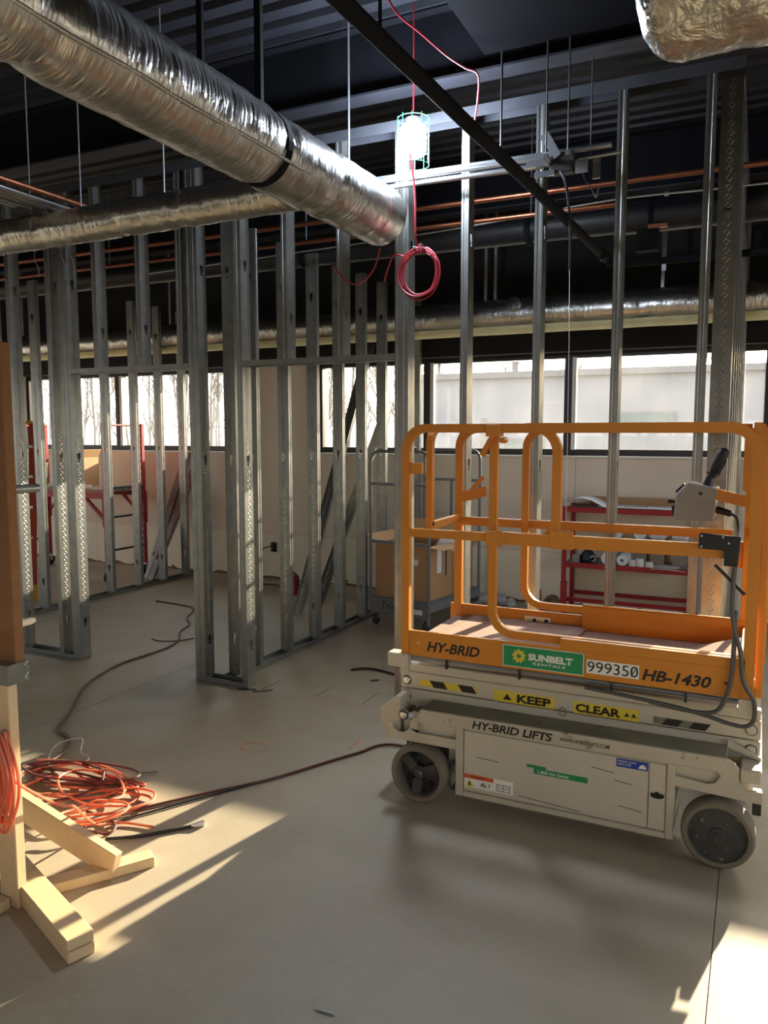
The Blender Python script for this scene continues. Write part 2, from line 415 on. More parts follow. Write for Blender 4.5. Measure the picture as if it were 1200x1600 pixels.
M_wrap = mat('black_pipe_insulation', (24, 26, 31), 0.5, var=0.2, scale=6, bump=0.15, bscale=12)
M_yfib = mat('yellow_fibreglass_edge', (222, 220, 176), 0.9, var=0.08)
M_plasticbag = mat('clear_grey_plastic', (176, 178, 178), 0.25, var=0.1)
M_bark = mat('bare_tree_bark', (74, 66, 64), 0.9, var=0.1)
M_bldg = mat('grey_building_panel', (134, 132, 136), 0.8, var=0.04, scale=0.3)
M_bldgroof = mat('building_roof_edge', (112, 110, 114), 0.8, var=0.04)
M_bglass = mat('building_glass', (84, 104, 104), 0.2, var=0.1)
M_ground = mat('pale_winter_ground', (120, 116, 110), 0.95, var=0.08, scale=0.2)
# ------------------------------------------------------------------ floor and ceiling
X0, X1, Y0, Y1 = -11.0, 3.2, -2.6, 7.40
H_DECK = 3.84
fl = thing('floor', 'grey stained concrete slab floor with saw-cut joints', None, (0, 0, 0), kind='structure')
MB().box((X0 - .3, Y0 - .3, -0.2), (X1 + .3, Y1 + .3, -0.02)).build('subfloor', M_conc, fl)
xj = [X0 - .3, -7.5, -3.60, -0.067, X1 + .3]; yj = [Y0 - .3, 0.9, 4.80, Y1 + .3]
for i in range(len(xj) - 1):
    for j in range(len(yj) - 1):
        MB().box((xj[i] + .0015, yj[j] + .0015, -0.03), (xj[i + 1] - .0015, yj[j + 1] - .0015, 0)).build('slab', M_conc, fl)

ce = thing('ceiling', 'black painted corrugated metal roof deck', None, (0, 0, H_DECK), kind='structure')
MB().box((X0 - .3, Y0 - .3, H_DECK + .06), (X1 + .3, Y1 + .3, H_DECK + .2)).build('roof_slab', M_black, ce)
def deck_sheet(y0, n):
    """trapezoidal ribs running along X, n ribs of 152 mm"""
    m = MB(); prof = []; p = 0.152
    for k in range(n):
        a = y0 + k * p
        prof += [(a, 0.05), (a + .038, 0.05), (a + .054, 0), (a + .136, 0)]
    prof.append((y0 + n * p, 0.05))
    vs = []
    for y, z in prof:
        vs += [(X0 - .25, y, H_DECK + z), (X1 + .25, y, H_DECK + z)]
    fs = [(2 * i, 2 * i + 1, 2 * i + 3, 2 * i + 2) for i in range(len(prof) - 1)]
    return m.add(vs, fs)
yy = Y0 - .2
while yy < Y1 + .2:
    n = 6
    if yy + n * .152 > Y1 + .25: n = max(1, int((Y1 + .25 - yy) / .152))
    deck_sheet(yy, n).build('deck_sheet', M_deck, ce); yy += n * .152
    if n < 6: break

# ------------------------------------------------------------------ window wall
SILL, HEAD, YG = 1.435, 2.41, 7.56
wb = thing('wall_window', 'beige drywall window wall, black above the window heads', None, (0, 7.4, 0), kind='structure')
MB().box((X0 - .3, 7.415, 0), (X1 + .3, 7.74, SILL)).build('wall_core', M_white, wb)
MB().box((X0 - .3, 7.40, HEAD), (X1 + .3, 7.74, H_DECK + .06)).build('upper_wall', M_blkwall, wb)
piers = [(X0 - .3, X0 + .05), (-9.38, -8.95), (-5.13, -4.40), (3.1, X1 + .3)]
for a, b in piers:
    MB().box((a, 7.412, SILL), (b, 7.74, HEAD)).build('pier_core', M_white, wb)
    MB().box((a - .002, 7.398, SILL - .02), (b + .002, 7.412, HEAD)).build('pier_panel', M_dry, wb)
px = X0 - .3
k = 0
while px < X1 + .3:
    nx = min(px + 1.219, X1 + .3)
    MB().box((px + .0015, 7.40, 0.515), (nx - .0015, 7.414, SILL - .01)).build('drywall_panel', M_dry, wb)
    # lower strip with a torn bottom edge
    rnd = random.Random(100 + k); poly = [(px + .0015, 0.512), (nx - .0015, 0.512)]; nn = 14
    for i in range(nn, -1, -1):
        t = i / nn; h = 0.015 + 0.07 * noise.noise(Vector((px * 3 + t * 6, 5, 0))) + rnd.uniform(0, .02)
        poly.append((px + .0015 + (nx - px - .003) * t, max(0.008, h)))
    MB().prism(poly, (0, 7.40, 0), (1, 0, 0), (0, 0, 1), (0, .013, 0)).build('drywall_strip', M_dry2, wb)
    px = nx; k += 1
MB().box((X0 - .3, 7.405, 0), (X1 + .3, 7.416, 0.14)).build('torn_base', M_rubble, wb)
def window(n, x0, x1, mull):
    wn = thing('window_%d' % n, None, None, ((x0 + x1) / 2, YG, SILL), kind='structure')
    f = 0.05
    MB().box((x0, YG - .035, SILL), (x1, YG + .035, SILL + .065)).build('bottom_rail', M_frame, wn)
    MB().box((x0, YG - .035, HEAD - f), (x1, YG + .035, HEAD)).build('top_rail', M_frame, wn)
    edges = [x0] + mull + [x1]
    for i, x in enumerate(edges):
        a, b = (x, x + f) if i == 0 else ((x - f, x) if i == len(edges) - 1 else (x - .037, x + .037))
        MB().box((a, YG - .045, SILL + .06), (b, YG + .045, HEAD - .045)).build('mullion', M_frame, wn)
    for x in mull: MB().box((x + .037, YG - .05, SILL + .06), (x + .075, YG - .01, HEAD - .045)).build('jamb_strip', M_sill, wn)
    for i in range(len(edges) - 1):
        MB().box((edges[i] + .02, YG - .003, SILL + .03), (edges[i + 1] - .02, YG + .003, HEAD - .03)).build('pane', M_glass, wn)
    MB().box((x0 - .0, 7.375, SILL - .012), (x1 + .0, YG - .03, SILL + .004)).build('window_sill', M_sill, wn)
    return wn
window(1, -10.95, -9.38, [])
window(2, -8.95, -5.13, [-7.33])
window(3, -4.40, 3.1, [-3.11, -1.66, 0.06, 1.6])

# unseen rest of the shell; its openings are added and sized for fill light
def fill_opening_wall(name, label, along_x, a0, a1, c0, c1, n, zb, zt):
    w_ = thing(name, label, None, (0, 0, 0), kind='structure')
    def bx(p0, p1, z0, z1, q0, q1, nm, m):
        lo = (p0, q0, z0) if along_x else (q0, p0, z0); hi = (p1, q1, z1) if along_x else (q1, p1, z1)
        MB().box(lo, hi).build(nm, m, w_)
    bx(a0, a1, 0, zb, c0, c1, 'kerb', M_white); bx(a0, a1, zt, H_DECK + .06, c0, c1, 'upper_wall', M_blkwall)
    st = (a1 - a0) / n
    for i in range(n + 1): bx(max(a0, a0 + i * st - .04), min(a1, a0 + i * st + .04), zb, zt, c0, c1, 'mullion', M_frame)
fill_opening_wall('wall_back', 'glazed storefront wall behind the camera', True, X0 - .3, X1 + .3, Y0 - .45, Y0 - .3, 7, 1.60, 1.90)
fill_opening_wall('wall_right', 'glazed storefront wall at the right', False, Y0 - .3, 7.74, X1 + .3, X1 + .45, 6, 1.2, 2.40)
fill_opening_wall('wall_left', 'glazed storefront wall far left', False, Y0 - .3, 7.74, X0 - .45, X0 - .3, 6, 1.2, 2.40)

# ------------------------------------------------------------------ steel-stud partitions
WEB, FLG, LIP = 0.092, 0.041, 0.011
_studs = {}
def stud_mesh(h, holes=(0.27, 1.47, 2.68)):
    key = (round(h, 3), holes)
    if key in _studs: return _studs[key]
    bm = bmesh.new()
    ys = [0, .031, .0385, .0535, .061, WEB]
    zs = {0.0, h}
    hz = []
    for z in holes:
        if z + .06 < h: hz.append(z); zs |= {z - .03, z - .002, z + .035}
    zs = sorted(zs)
    vv = {(i, j): bm.verts.new((0, y, z)) for i, y in enumerate(ys) for j, z in enumerate(zs)}
    for i in range(len(ys) - 1):
        for j in range(len(zs) - 1):
            yc = (ys[i] + ys[i + 1]) / 2; zc = (zs[j] + zs[j + 1]) / 2; hole = False
            for z in hz:
                if z - .002 < zc < z + .035 and abs(yc - .046) < .015: hole = True
                if z - .03 < zc < z - .002 and abs(yc - .046) < .0075: hole = True
            if not hole: bm.faces.new((vv[i, j], vv[i + 1, j], vv[i + 1, j + 1], vv[i, j + 1]))
    for yi, sgn in ((0, 1), (len(ys) - 1, -1)):
        y = ys[yi]; prev = [vv[yi, j] for j in range(len(zs))]
        for p in ((-.012, y), (-.0145, y + sgn * .002), (-.0265, y + sgn * .002), (-.029, y), (-FLG, y), (-FLG, y + sgn * LIP)):
            cur = [bm.verts.new((p[0], p[1], z)) for z in (0, h)]
            ring = [prev[0], prev[-1]] if len(prev) > 2 else prev
            if len(prev) > 2:
                bm.faces.new(prev + [cur[1], cur[0]])
            else:
                bm.faces.new((prev[0], prev[1], cur[1], cur[0]))
            prev = cur
    bmesh.ops.recalc_face_normals(bm, faces=bm.faces[:])
    bmesh.ops.solidify(bm, geom=bm.faces[:], thickness=0.0015)
    me = bpy.data.meshes.new('stud'); bm.to_mesh(me); bm.free(); me.materials.append(M_galv)
    _studs[key] = me
    return me
def stud(parent, x, y, z, h, rz=0, name='stud'):
    """rz=0: web faces +X with its corner (x, y); parent is an Empty at the world origin"""
    o = bpy.data.objects.new(name, stud_mesh(h)); col.objects.link(o); o.parent = parent
    pl = parent.location
    o.location = (x - pl[0], y - pl[1], z - pl[2]); o.rotation_euler = (0, 0, R(rz)); WM[o.name] = Matrix.Identity(4)
    return o
def track(parent, a, b, z, up=1, leg=0.032, name='track', wd=0.097, m_=None):
    """U track from a=(x,y) to b, base at z, legs up (1) or down (-1)"""
    d = Vector((b[0] - a[0], b[1] - a[1], 0)); L = d.length; d.normalize(); s = Vector((-d.y, d.x, 0))
    m = MB(); t = .0018
    A = Vector((a[0], a[1], z)); B = Vector((b[0], b[1], z))
    def slab(o0, o1, z0, z1):
        vs = []
        for P in (A, B):
            for o, zz in ((o0, z0), (o1, z0), (o1, z1), (o0, z1)): vs.append(P + s * o + Vector((0, 0, zz)))
        m.add(vs, [(0, 1, 2, 3), (7, 6, 5, 4), (0, 4, 5, 1), (1, 5, 6, 2), (2, 6, 7, 3), (3, 7, 4, 0)])
    slab(-wd / 2, wd / 2, 0, t * up)
    slab(-wd / 2, -wd / 2 + t, 0, leg * up); slab(wd / 2 - t, wd / 2, 0, leg * up)
    return m.build(name, m_ or M_galv, parent)
YW, HT = 4.07, 3.36
wm = thing('wall_partition_middle', 'galvanised steel-stud partition with two door openings', None, (0, YW, 0), kind='structure')
YC = YW + WEB / 2
for a, b in ((-6.3, -4.40), (-3.35, -2.93), (-1.88, -0.13)): track(wm, (a, YC), (b, YC), 0.0)
track(wm, (-6.3, YC), (-0.13, YC), HT + .002, up=-1, leg=0.06, name='top_track', m_=M_track)
for x in (-6.2, -5.8, -5.4, -4.98, -4.575, -4.40): stud(wm, x, YW, .003, HT - .01)
stud(wm, -4.482, YW + WEB, .003, HT - .01, 180)
stud(wm, -3.352, YW + WEB, .003, HT - .01, 180); stud(wm, -3.268, YW, .003, HT - .01)
stud(wm, -2.93, YW, .003, HT - .01)
stud(wm, -1.882, YW + WEB, .003, HT - .01, 180); stud(wm, -1.80, YW, .003, HT - .01)
for x in (-1.45, -1.05, -0.65, -0.25): stud(wm, x, YW, .003, HT - .01)
HH = 2.065
for a, b in ((-4.40, -3.352), (-2.93, -1.882)):
    track(wm, (a, YC), (b, YC), HH, up=1, leg=0.036, name='door_header')
for x in (-4.13, -3.74, -3.40, -2.595, -2.215): stud(wm, x, YW, HH + .003, HT - HH - .01, name='cripple_stud')
# partition running back to the windows, between the two rooms
wc = thing('wall_partition_center', 'steel-stud side partition right of the near doorway', None, (0, 4.2, 0), kind='structure')
track(wc, (-3.145, 4.17), (-3.145, 7.39), 0.0)
for y in (4.22, 4.46, 4.86, 5.27, 5.68, 6.09, 6.50, 6.91, 7.30): stud(wc, -3.191, y, .003, 3.01, -90)
wv = thing('wall_partition_left', 'steel-stud side partition left of the far room', None, (-6, 4.2, 0), kind='structure')
track(wv, (-5.95, 4.17), (-5.95, 7.30), 0.0)
for y in (4.28, 4.69, 5.09, 5.50, 5.91, 6.31, 6.69, 7.07): stud(wv, -5.996, y, .003, 3.01, -90)
wt = thing('wall_partition_right', 'steel-stud side partition at the right end, seen edge on', None, (0, 4.2, 0), kind='structure')
track(wt, (-0.185, 4.17), (-0.185, 7.39), 0.0)
track(wt, (-0.185, 4.17), (-0.185, 7.39), 3.36, up=-1, name='top_track')
for y in (4.175, 4.23, 4.60, 5.0, 5.4, 5.8, 6.2, 6.6, 7.0, 7.33): stud(wt, -0.231, y, .003, 3.35, -90)

# ------------------------------------------------------------------ steel overhead
def beam(label, y, z, wf=0.13, h=0.30, x0=X0 - .2, x1=X1 + .2):
    b = thing('roof_beam', label, 'beam', (0, y, z))
    MB().box((x0, y - wf / 2, z), (x1, y + wf / 2, z + .012)).build('bottom_flange', M_deck, b)
    MB().box((x0, y - .005, z + .012), (x1, y + .005, H_DECK - .012)).build('beam_web', M_black, b)
    MB().box((x0, y - wf / 2, H_DECK - .012), (x1, y + wf / 2, H_DECK)).build('top_flange', M_black, b)
beam('black roof beam just above the middle stud partition', 4.02, 3.475)
beam('black roof beam in the far room nearest the windows', 6.2, 3.42)
beam('black roof beam directly over the camera', -0.4, 3.45)
bd = thing('rectangular_duct', 'wide flat black painted duct under the roof deck', 'duct', (-0.6, 2.0, 3.5))
MB().box((-1.30, 0.0, 3.50), (0.45, 3.86, H_DECK - .005)).build('duct_body', M_ductblk, bd)
for y in (0.5, 1.6, 2.7): MB().box((-1.32, y, 3.485), (0.47, y + .03, H_DECK - .005)).build('duct_flange', M_ductblk, bd)

# ------------------------------------------------------------------ outside
gr = MB().box((-140, -60, -0.7), (120, 160, -0.5)).build('ground', M_ground); tag(gr, 'pale winter ground outside the windows', kind='structure')
bo = thing('neighbouring_building', 'low flat-roofed grey building seen through the windows', 'building', (0, 32, -.5))
MB().box((-13.6, 32, -.5), (34, 46, 3.95)).build('building_wall', M_bldg, bo)
MB().box((-13.8, 31.8, 3.95), (34.2, 46.2, 4.2)).build('roof_edge', M_bldgroof, bo)
MB().box((-14.5, 31.2, -.5), (-10.5, 32, 2.3)).build('lean_to', M_bldg, bo)
ch = MB().box((-9.85, 33.5, 4.2), (-9.6, 33.75, 4.68)).build('roof_vent', M_bldgroof, bo)
MB().box((-9.89, 33.46, 4.68), (-9.56, 33.79, 4.76)).build('vent_cap', M_bldgroof, ch)
for x0, x1, z0, z1 in ((-5.3, -2.9, 1.9, 2.5), (-9.7, -8.0, .7, 1.45), (.5, 2.9, 1.9, 2.5), (6.5, 9, 1.9, 2.5), (-12.8, -11.6, .7, 1.45)):
    f = MB().box((x0, 31.93, z0), (x1, 32.05, z1)).build('window_frame', M_bldgroof, bo)
    MB().box((x0 + .08, 31.90, z0 + .08), (x1 - .08, 31.94, z1 - .08)).build('pane', M_bglass, f)
def bare_tree(seed, h):
    rnd = random.Random(seed); m = MB()
    def grow(p, d, L, r, lev):
        n = 4; pts = [Vector(p)]; rad = [r]; q = Vector(p); dd = Vector(d)
        for i in range(n):
            dd = (dd + Vector((rnd.uniform(-1, 1), rnd.uniform(-1, 1), rnd.uniform(-.2, .6))) * (.10 + .05 * lev)).normalized()
            q = q + dd * (L / n); pts.append(q.copy()); rad.append(max(.010, r * (1 - .72 * (i + 1) / n)))
        m.tube(pts, r, 4 if lev else 6, cap=False, rad=rad)
        if lev >= 3: return
        for k in range((20, 6, 4)[lev]):
            t = rnd.uniform(.22 if lev == 0 else .15, .98); i = min(n - 1, int(t * n)); f = t * n - i
            b = pts[i].lerp(pts[i + 1], f); a = rnd.uniform(0, 6.28); sp = rnd.uniform(.35, .7)
            nd = (dd * .75 + Vector((math.cos(a), math.sin(a), .35)) * sp).normalized()
            grow(b, nd, L * (rnd.uniform(.14, .24) if lev == 0 else rnd.uniform(.35, .5)), max(.008, rad[i] * .5), lev + 1)
    grow((0, 0, 0), (0, 0, 1), h, h * .015, 0)
    me = bpy.data.meshes.new('bare_tree'); me.from_pydata(m.v, [], m.f); me.materials.append(M_bark)
    return me
tms = [bare_tree(s, 8.0) for s in (1, 2, 3, 4, 5)]
rnd = random.Random(5)
for row, (yy, xa, xb, st) in enumerate(((35, -50, -15.5, 2.3), (38, -54, -16, 2.3), (41, -58, -16.5, 2.4), (44, -62, -17, 2.4), (52, -16, 24, 4.2))):
    x = xa + (row % 2) * 1.15
    while x < xb:
        o = bpy.data.objects.new('bare_tree', tms[rnd.randrange(5)]); col.objects.link(o)
        o.location = (x + rnd.uniform(-.12, .12), yy + rnd.uniform(-.3, .3), -.52); o.rotation_euler = (0, 0, rnd.uniform(0, 6.28)); s = rnd.uniform(.62, .76); o.scale = (s, s, s * rnd.uniform(1.3, 1.7))
        if row < 4: tag(o, 'thin bare winter tree in the woods outside the left windows', 'tree', 'bare trees in the woods')
        else: tag(o, 'bare winter tree behind the grey building outside', 'tree', 'bare trees behind the building')
        x += st
# ------------------------------------------------------------------ scissor lift (long axis along X, near side at Y = 3.12)
lift = thing('scissor_lift', 'orange and white self-propelled scissor lift parked with its platform down', 'scissor lift', (-0.70, 3.48, 0))
UX, UY, UZ = (1, 0, 0), (0, 1, 0), (0, 0, 1)
YF, YR = 3.12, 3.86
# --- chassis
ch = MB()
ch.box((-1.42, YF + .05, 0.27), (0.03, YR - .05, 0.36))
ch.build('chassis', M_liftw, lift, bevel=.004)
MB().prism([(-1.535, .385), (-1.525, .30), (-1.475, .262), (-1.43, .262), (-1.43, .455), (-1.452, .455)], (0, YF + .035, 0), UX, UZ, (0, YR - YF - .07, 0)).build('bumper', M_liftr, lift, bevel=.004)
def notch(cx, cz, r, a0, a1, n=8): return [(cx + r * math.cos(R(a0 + (a1 - a0) * i / n)), cz + r * math.sin(R(a0 + (a1 - a0) * i / n))) for i in range(n + 1)]
for yb in (YF, YR - .012):
    # left bracket plate with round notch and slot (built as strips round the openings)
    pl = MB()
    pl.prism([(-1.478, .268), (-1.144, .268), (-1.144, .312), (-1.33, .312), (-1.33, .325)] + notch(-1.412, .352, .05, -28, -150) + [(-1.478, .33)], (0, yb, 0), UX, UZ, (0, .012, 0))
    pl.prism([(-1.33, .312), (-1.33, .366), (-1.365, .366)] + notch(-1.412, .352, .05, 12, -28), (0, yb, 0), UX, UZ, (0, .012, 0))
    pl.prism([(-1.363, .364), (-1.144, .364), (-1.144, .405), (-1.30, .41)], (0, yb, 0), UX, UZ, (0, .012, 0))
    pl.build('bracket_plate', M_liftr, lift)
    # right bracket plate
    pr = MB()
    pr.prism([(-.245, .285), (.066, .272), (.066, .318), (.045, .318)] + notch(.015, .345, .03, -60, -180, 5)[1:] + [(-.016, .345), (-.03, .315), (-.12, .315), (-.245, .325)], (0, yb, 0), UX, UZ, (0, .012, 0))
    pr.prism([(-.03, .315), (-.016, .345), (-.016, .395), (-.05, .425), (-.095, .425), (-.095, .385), (-.078, .355), (-.095, .325), (-.12, .315)], (0, yb, 0), UX, UZ, (0, .012, 0))
    pr.prism([(-.245, .375), (-.095, .375), (-.095, .425), (-.245, .425)], (0, yb, 0), UX, UZ, (0, .012, 0))
    pr.build('bracket_plate', M_liftr, lift)
MB().box((-.014, YF + .02, .335), (.062, YR - .02, .39)).build('end_bumper', M_liftw, lift, bevel=.006)
MB().box((-.24, YF + .022, .28), (-.03, YF + .028, .41)).build('inner_plate', M_liftw, lift)
MB().box((-1.36, YF + .024, .29), (-1.146, YF + .030, .40)).build('inner_plate', M_liftw, lift)
MB().box((.035, YF + .06, .20), (.066, YF + .14, .275)).build('bump_stop', M_dark, lift)
# --- battery tray
tr = MB().box((-1.144, YF + .012, .068), (-.243, YF + .30, .372)).build('battery_tray', M_liftw, lift, bevel=.004)
MB().box((-1.146, YF - .002, .062), (-1.112, YF + .02, .372)).build('tray_post', M_liftr, lift, bevel=.003)
MB().box((-.270, YF - .002, .062), (-.240, YF + .02, .372)).build('tray_post', M_liftr, lift, bevel=.003)
MB().box((-1.112, YF - .002, .062), (-.270, YF + .02, .086)).build('tray_lip', M_liftr, lift, bevel=.003)
pn = MB().box((-1.108, YF + .002, .092), (-.340, YF + .016, .360)).build('access_panel', M_liftw, lift, bevel=.002)
dr = MB().box((-.336, YF + .003, .092), (-.273, YF + .014, .360)).build('panel_strip', M_liftw, lift, bevel=.002)
MB().prism([(-.026, -.004), (-.012, -.012), (.012, -.012), (.026, -.004), (.024, .006), (.008, .008), (.004, .014), (-.008, .013), (-.01, .007), (-.024, .006)], (-.303, YF + .002, .232), UX, UZ, (0, -.004, 0)).build('latch_hole', M_blackpl, dr)
# --- cover tray over the battery box
MB().prism([(-1.335, .400), (-1.30, .372), (-.085, .372), (-.05, .42), (-.06, .428), (-1.31, .424)], (0, YF - .004, 0), UX, UZ, (0, .014, 0)).build('cover_lip', M_liftr, lift, bevel=.002)
MB().prism([(-1.335, .405), (-.06, .416), (-.06, .428), (-1.312, .424)], (0, YF + .008, 0), UX, UZ, (0, .14, 0)).build('cover_top', M_liftg, lift, bevel=.003)
MB().prism([(-.062, .428), (-.062, .455), (.058, .402), (.058, .388), (-.05, .42)], (0, YF + .128, 0), UX, UZ, (0, .012, 0)).build('cover_end', M_liftw, lift)
# --- wheels
def wheel(cx, yface, sgn, dish):
    r, wd = .133, .085
    wh = MB().lathe((cx, yface, r), (0, sgn, 0), [(.104, .012), (.108, 0), (.122, 0), (.130, .008), (r, .02), (r, wd - .015), (.126, wd), (.10, wd), (.10, .07), (.104, .012)], 40).build('wheel', M_tyre, lift, smooth=True)
    if dish:
        hub = MB().lathe((cx, yface, r), (0, sgn, 0), [(.106, .004), (.104, .014), (.05, .012), (.03, .008), (.028, .002), (.014, 0), (.012, -.006), (0, -.006)], 32).build('hub', M_hub, wh, smooth=True)
    else:
        hub = MB()
        hub.lathe((cx, yface, r), (0, sgn, 0), [(.105, .065), (.03, .062), (.03, .03), (.022, .026), (.020, .018), (0, .018)], 28)
        hub = hub.build('hub', M_hub, wh, smooth=True)
        for k in range(4):
            a = R(35 + 90 * k)
            c = (cx + .072 * math.cos(a), yface + sgn * .064, r + .072 * math.sin(a))
            MB().lathe(c, (0, sgn, 0), [(.017, -.001), (.015, -.004), (0, -.004)], 12).build('lightening_hole', M_blackpl, wh)
        for k in range(3):
            a = R(-100 + 120 * k)
            MB().obox((cx + .03 * math.cos(a), yface + sgn * .045, r + .03 * math.sin(a)), (cx + .1 * math.cos(a), yface + sgn * .045, r + .1 * math.sin(a)), .045, .035, up=(0, 1, 0)).build('hub_rib', M_hub, wh)
    return wh
for cx, dish in ((-1.315, False), (-0.08, True)):
    wheel(cx, 3.085, 1, dish); wheel(cx, 3.895, -1, dish)
MB().box((-1.38, YF + .07, .10), (-1.25, YR - .07, .16)).build('axle', M_dark, lift)
MB().box((-.12, YF + .07, .10), (-.04, YR - .07, .16)).build('axle', M_dark, lift)
MB().box((-1.20, YF + .06, .13), (-1.145, YF + .12, .27)).build('axle_bracket', M_liftw, lift)
MB().tube(spline([(-1.17, YF + .04, .20), (-1.185, YF + .02, .12), (-1.17, YF + .03, .07), (-1.15, YF + .05, .12)], 5), .008, 6).build('hose', M_rubber, lift, smooth=True)
MB().cyl((-1.395, YF + .09, .10), (-1.395, YF + .09, .27), .007, 8).build('ground_strap', M_yelfoot, lift)
MB().box((-1.425, YF + .10, .02), (-1.405, YF + .16, .27)).build('pothole_guard', M_dark, lift)
# --- scissor arms, stacked behind the cover
YA = 3.27
def KX(x): return x * 1.038
def KZ(z): return 1.65 - (1.65 - z) * 1.038
for y in (YA, YR - .19):
    MB().box((KX(-1.425), y, KZ(.505)), (KX(.052), y + .04, KZ(.580))).build('scissor_arm', M_liftw, lift, bevel=.004)
    MB().box((KX(-1.425), y, KZ(.425)), (KX(.052), y + .04, KZ(.500))).build('scissor_arm', M_liftw, lift, bevel=.004)
    MB().box((KX(-1.42), y - .004, KZ(.583)), (KX(.05), y + .04, KZ(.622))).build('platform_beam', M_liftw, lift, bevel=.004)
for y in (YA + .05, YR - .24):
    MB().box((-1.42, y, .30), (.03, y + .035, .372)).build('scissor_arm', M_liftw, lift, bevel=.004)
    MB().box((-1.42, y, .46), (.03, y + .035, .53)).build('scissor_arm', M_liftw, lift, bevel=.004)
for x, z, y in ((KX(-1.394), KZ(.540), YA), (KX(-1.394), KZ(.465), YA), (-1.41, .372, YF + .03), (KX(.019), KZ(.542), YA), (KX(.020), KZ(.465), YA)):
    p = MB().lathe((x, y, z), (0, -1, 0), [(.019, -.02), (.019, .004), (.015, .008), (0, .009)], 16).build('pivot_pin', M_emt if x < -1 else M_liftw, lift, smooth=True)
    MB().lathe((x, y + .002, z), (0, -1, 0), [(.0225, 0), (.0225, .004), (.0185, .0045)], 18).build('retaining_ring', M_dark, p)
MB().lathe((KX(-.688), YA - .001, KZ(.502)), (0, -1, 0), [(.02, 0), (.02, .003), (.014, .003)], 18).build('boss_ring', M_liftg, lift)
MB().box((-1.475, YF - .005, .605), (-1.385, YF + .06, .668)).build('corner_block', M_liftw, lift, bevel=.004)
MB().box((-1.415, YF + .0, .575), (-1.378, YF + .03, .67)).build('post_socket', M_liftw, lift, bevel=.002)
MB().box((-.03, YF + .0, .60), (.02, YF + .03, .665)).build('post_socket', M_liftw, lift, bevel=.002)
MB().cyl((-1.36, YF + .05, .645), (0, YF + .05, .638), .011, 8).build('hydraulic_pipe', M_emt, lift)
for x in (-1.21, -.88, -.5, -.22): MB().box((x, YF + .03, .612), (x + .008, YF + .05, .66)).build('pipe_clip', M_dark, lift)
# --- platform
MB().box((-1.40, YF + .03, .665), (.02, YR - .03, .70)).build('platform_floor', M_dust, lift)
MB().box((-1.33, YF + .06, .70), (-.72, YR - .08, .716)).build('floor_board', M_dust, lift, bevel=.002)
tb = MB().box((-1.385, YF + .012, .662), (-.012, YF + .028, .776)).build('toe_board', M_orange, lift, bevel=.002)
MB().box((-.70, YF + .006, .776), (-.012, YF + .03, .816)).build('toe_board_cap', M_orange, lift, bevel=.002)
MB().box((-1.43, YR - .066, .655), (-.012, YR - .05, .765)).build('toe_board', M_orange, lift, bevel=.002)
MB().box((-.74, YR - .09, .66), (-.012, YR - .075, .825)).build('extension_toe_board', M_orange, lift, bevel=.002)
MB().prism([(-.30, .705), (-.012, .705), (-.012, .80)], (0, YF + .16, 0), UX, UZ, (0, .28, 0)).build('end_ramp', M_dust, lift)
# --- guard rails
RW = .036
def XZ(path, y): return [(a, y, b) for a, b in path]
def ca(cx, cz, r, a0, a1, n=6): return [(cx + r * math.cos(R(a0 + (a1 - a0) * i / n)), cz + r * math.sin(R(a0 + (a1 - a0) * i / n))) for i in range(n + 1)]
ZT, ZM = 1.672, 1.215
yf = YF + .022
path = [(-1.394, .665), (-1.394, ZT - .09)] + ca(-1.304, ZT - .09, .09, 180, 90) + ca(-.83, ZT - .10, .10, 90, 0) + [(-.73, ZM + .09)] + ca(-.82, ZM + .09, .09, 0, -90) + [(-1.376, ZM)]
MB().planar(XZ(path, yf), UY, RW, .03).build('guard_rail', M_orange, lift)
yi = YF + .05
path = [(-.86, ZT), (-1.0 + .06, ZT)] + ca(-1.004 + .05, ZT - .05, .05, 90, 180, 4) + [(-1.004, .90)] + ca(-1.004 + .10, .90, .10, 180, 270) + [(-.02, .80)]
MB().planar(XZ(path, yi), UY, .034, .026).build('extension_rail', M_orange, lift)
path = [(-.86, ZT), (-.10, ZT)] + ca(-.10, ZT - .10, .10, 90, 0) + [(0.0, .66)]
MB().planar(XZ(path, yf), UY, RW + .004, .032).build('extension_rail', M_orange, lift)
MB().box((-1.0, yf - .024, ZM - .026), (-.07, yf + .006, ZM + .026)).build('mid_rail', M_orange, lift, bevel=.003)
MB().box((-1.02, yf - .028, ZM - .034), (-.945, yf - .018, ZM + .03)).build('rail_sleeve', M_orange, lift, bevel=.002)
# rear side
yr = YR - .06
path = [(-1.387, .66), (-1.387, ZT - .09)] + ca(-1.297, ZT - .09, .09, 180, 90) + [(-.9, ZT), (-.03, ZT)]
MB().planar(XZ(path, yr), UY, .04, .03).build('guard_rail', M_orange, lift)
MB().box((-1.37, yr - .015, 1.18), (-.09, yr + .015, 1.222)).build('mid_rail', M_orange, lift, bevel=.003)
path = [(-.86, ZT - .005), (-.93, ZT - .005)] + ca(-.94, ZT - .095, .09, 90, 180) + [(-1.03, .90)] + ca(-.93, .90, .10, 180, 270) + [(-.02, .80)]
MB().planar(XZ(path, yr - .03), UY, .034, .026).build('extension_rail', M_orange, lift)
MB().box((-.045, yr - .02, .66), (-.01, yr + .02, ZT)).build('rail_post', M_orange, lift, bevel=.003)
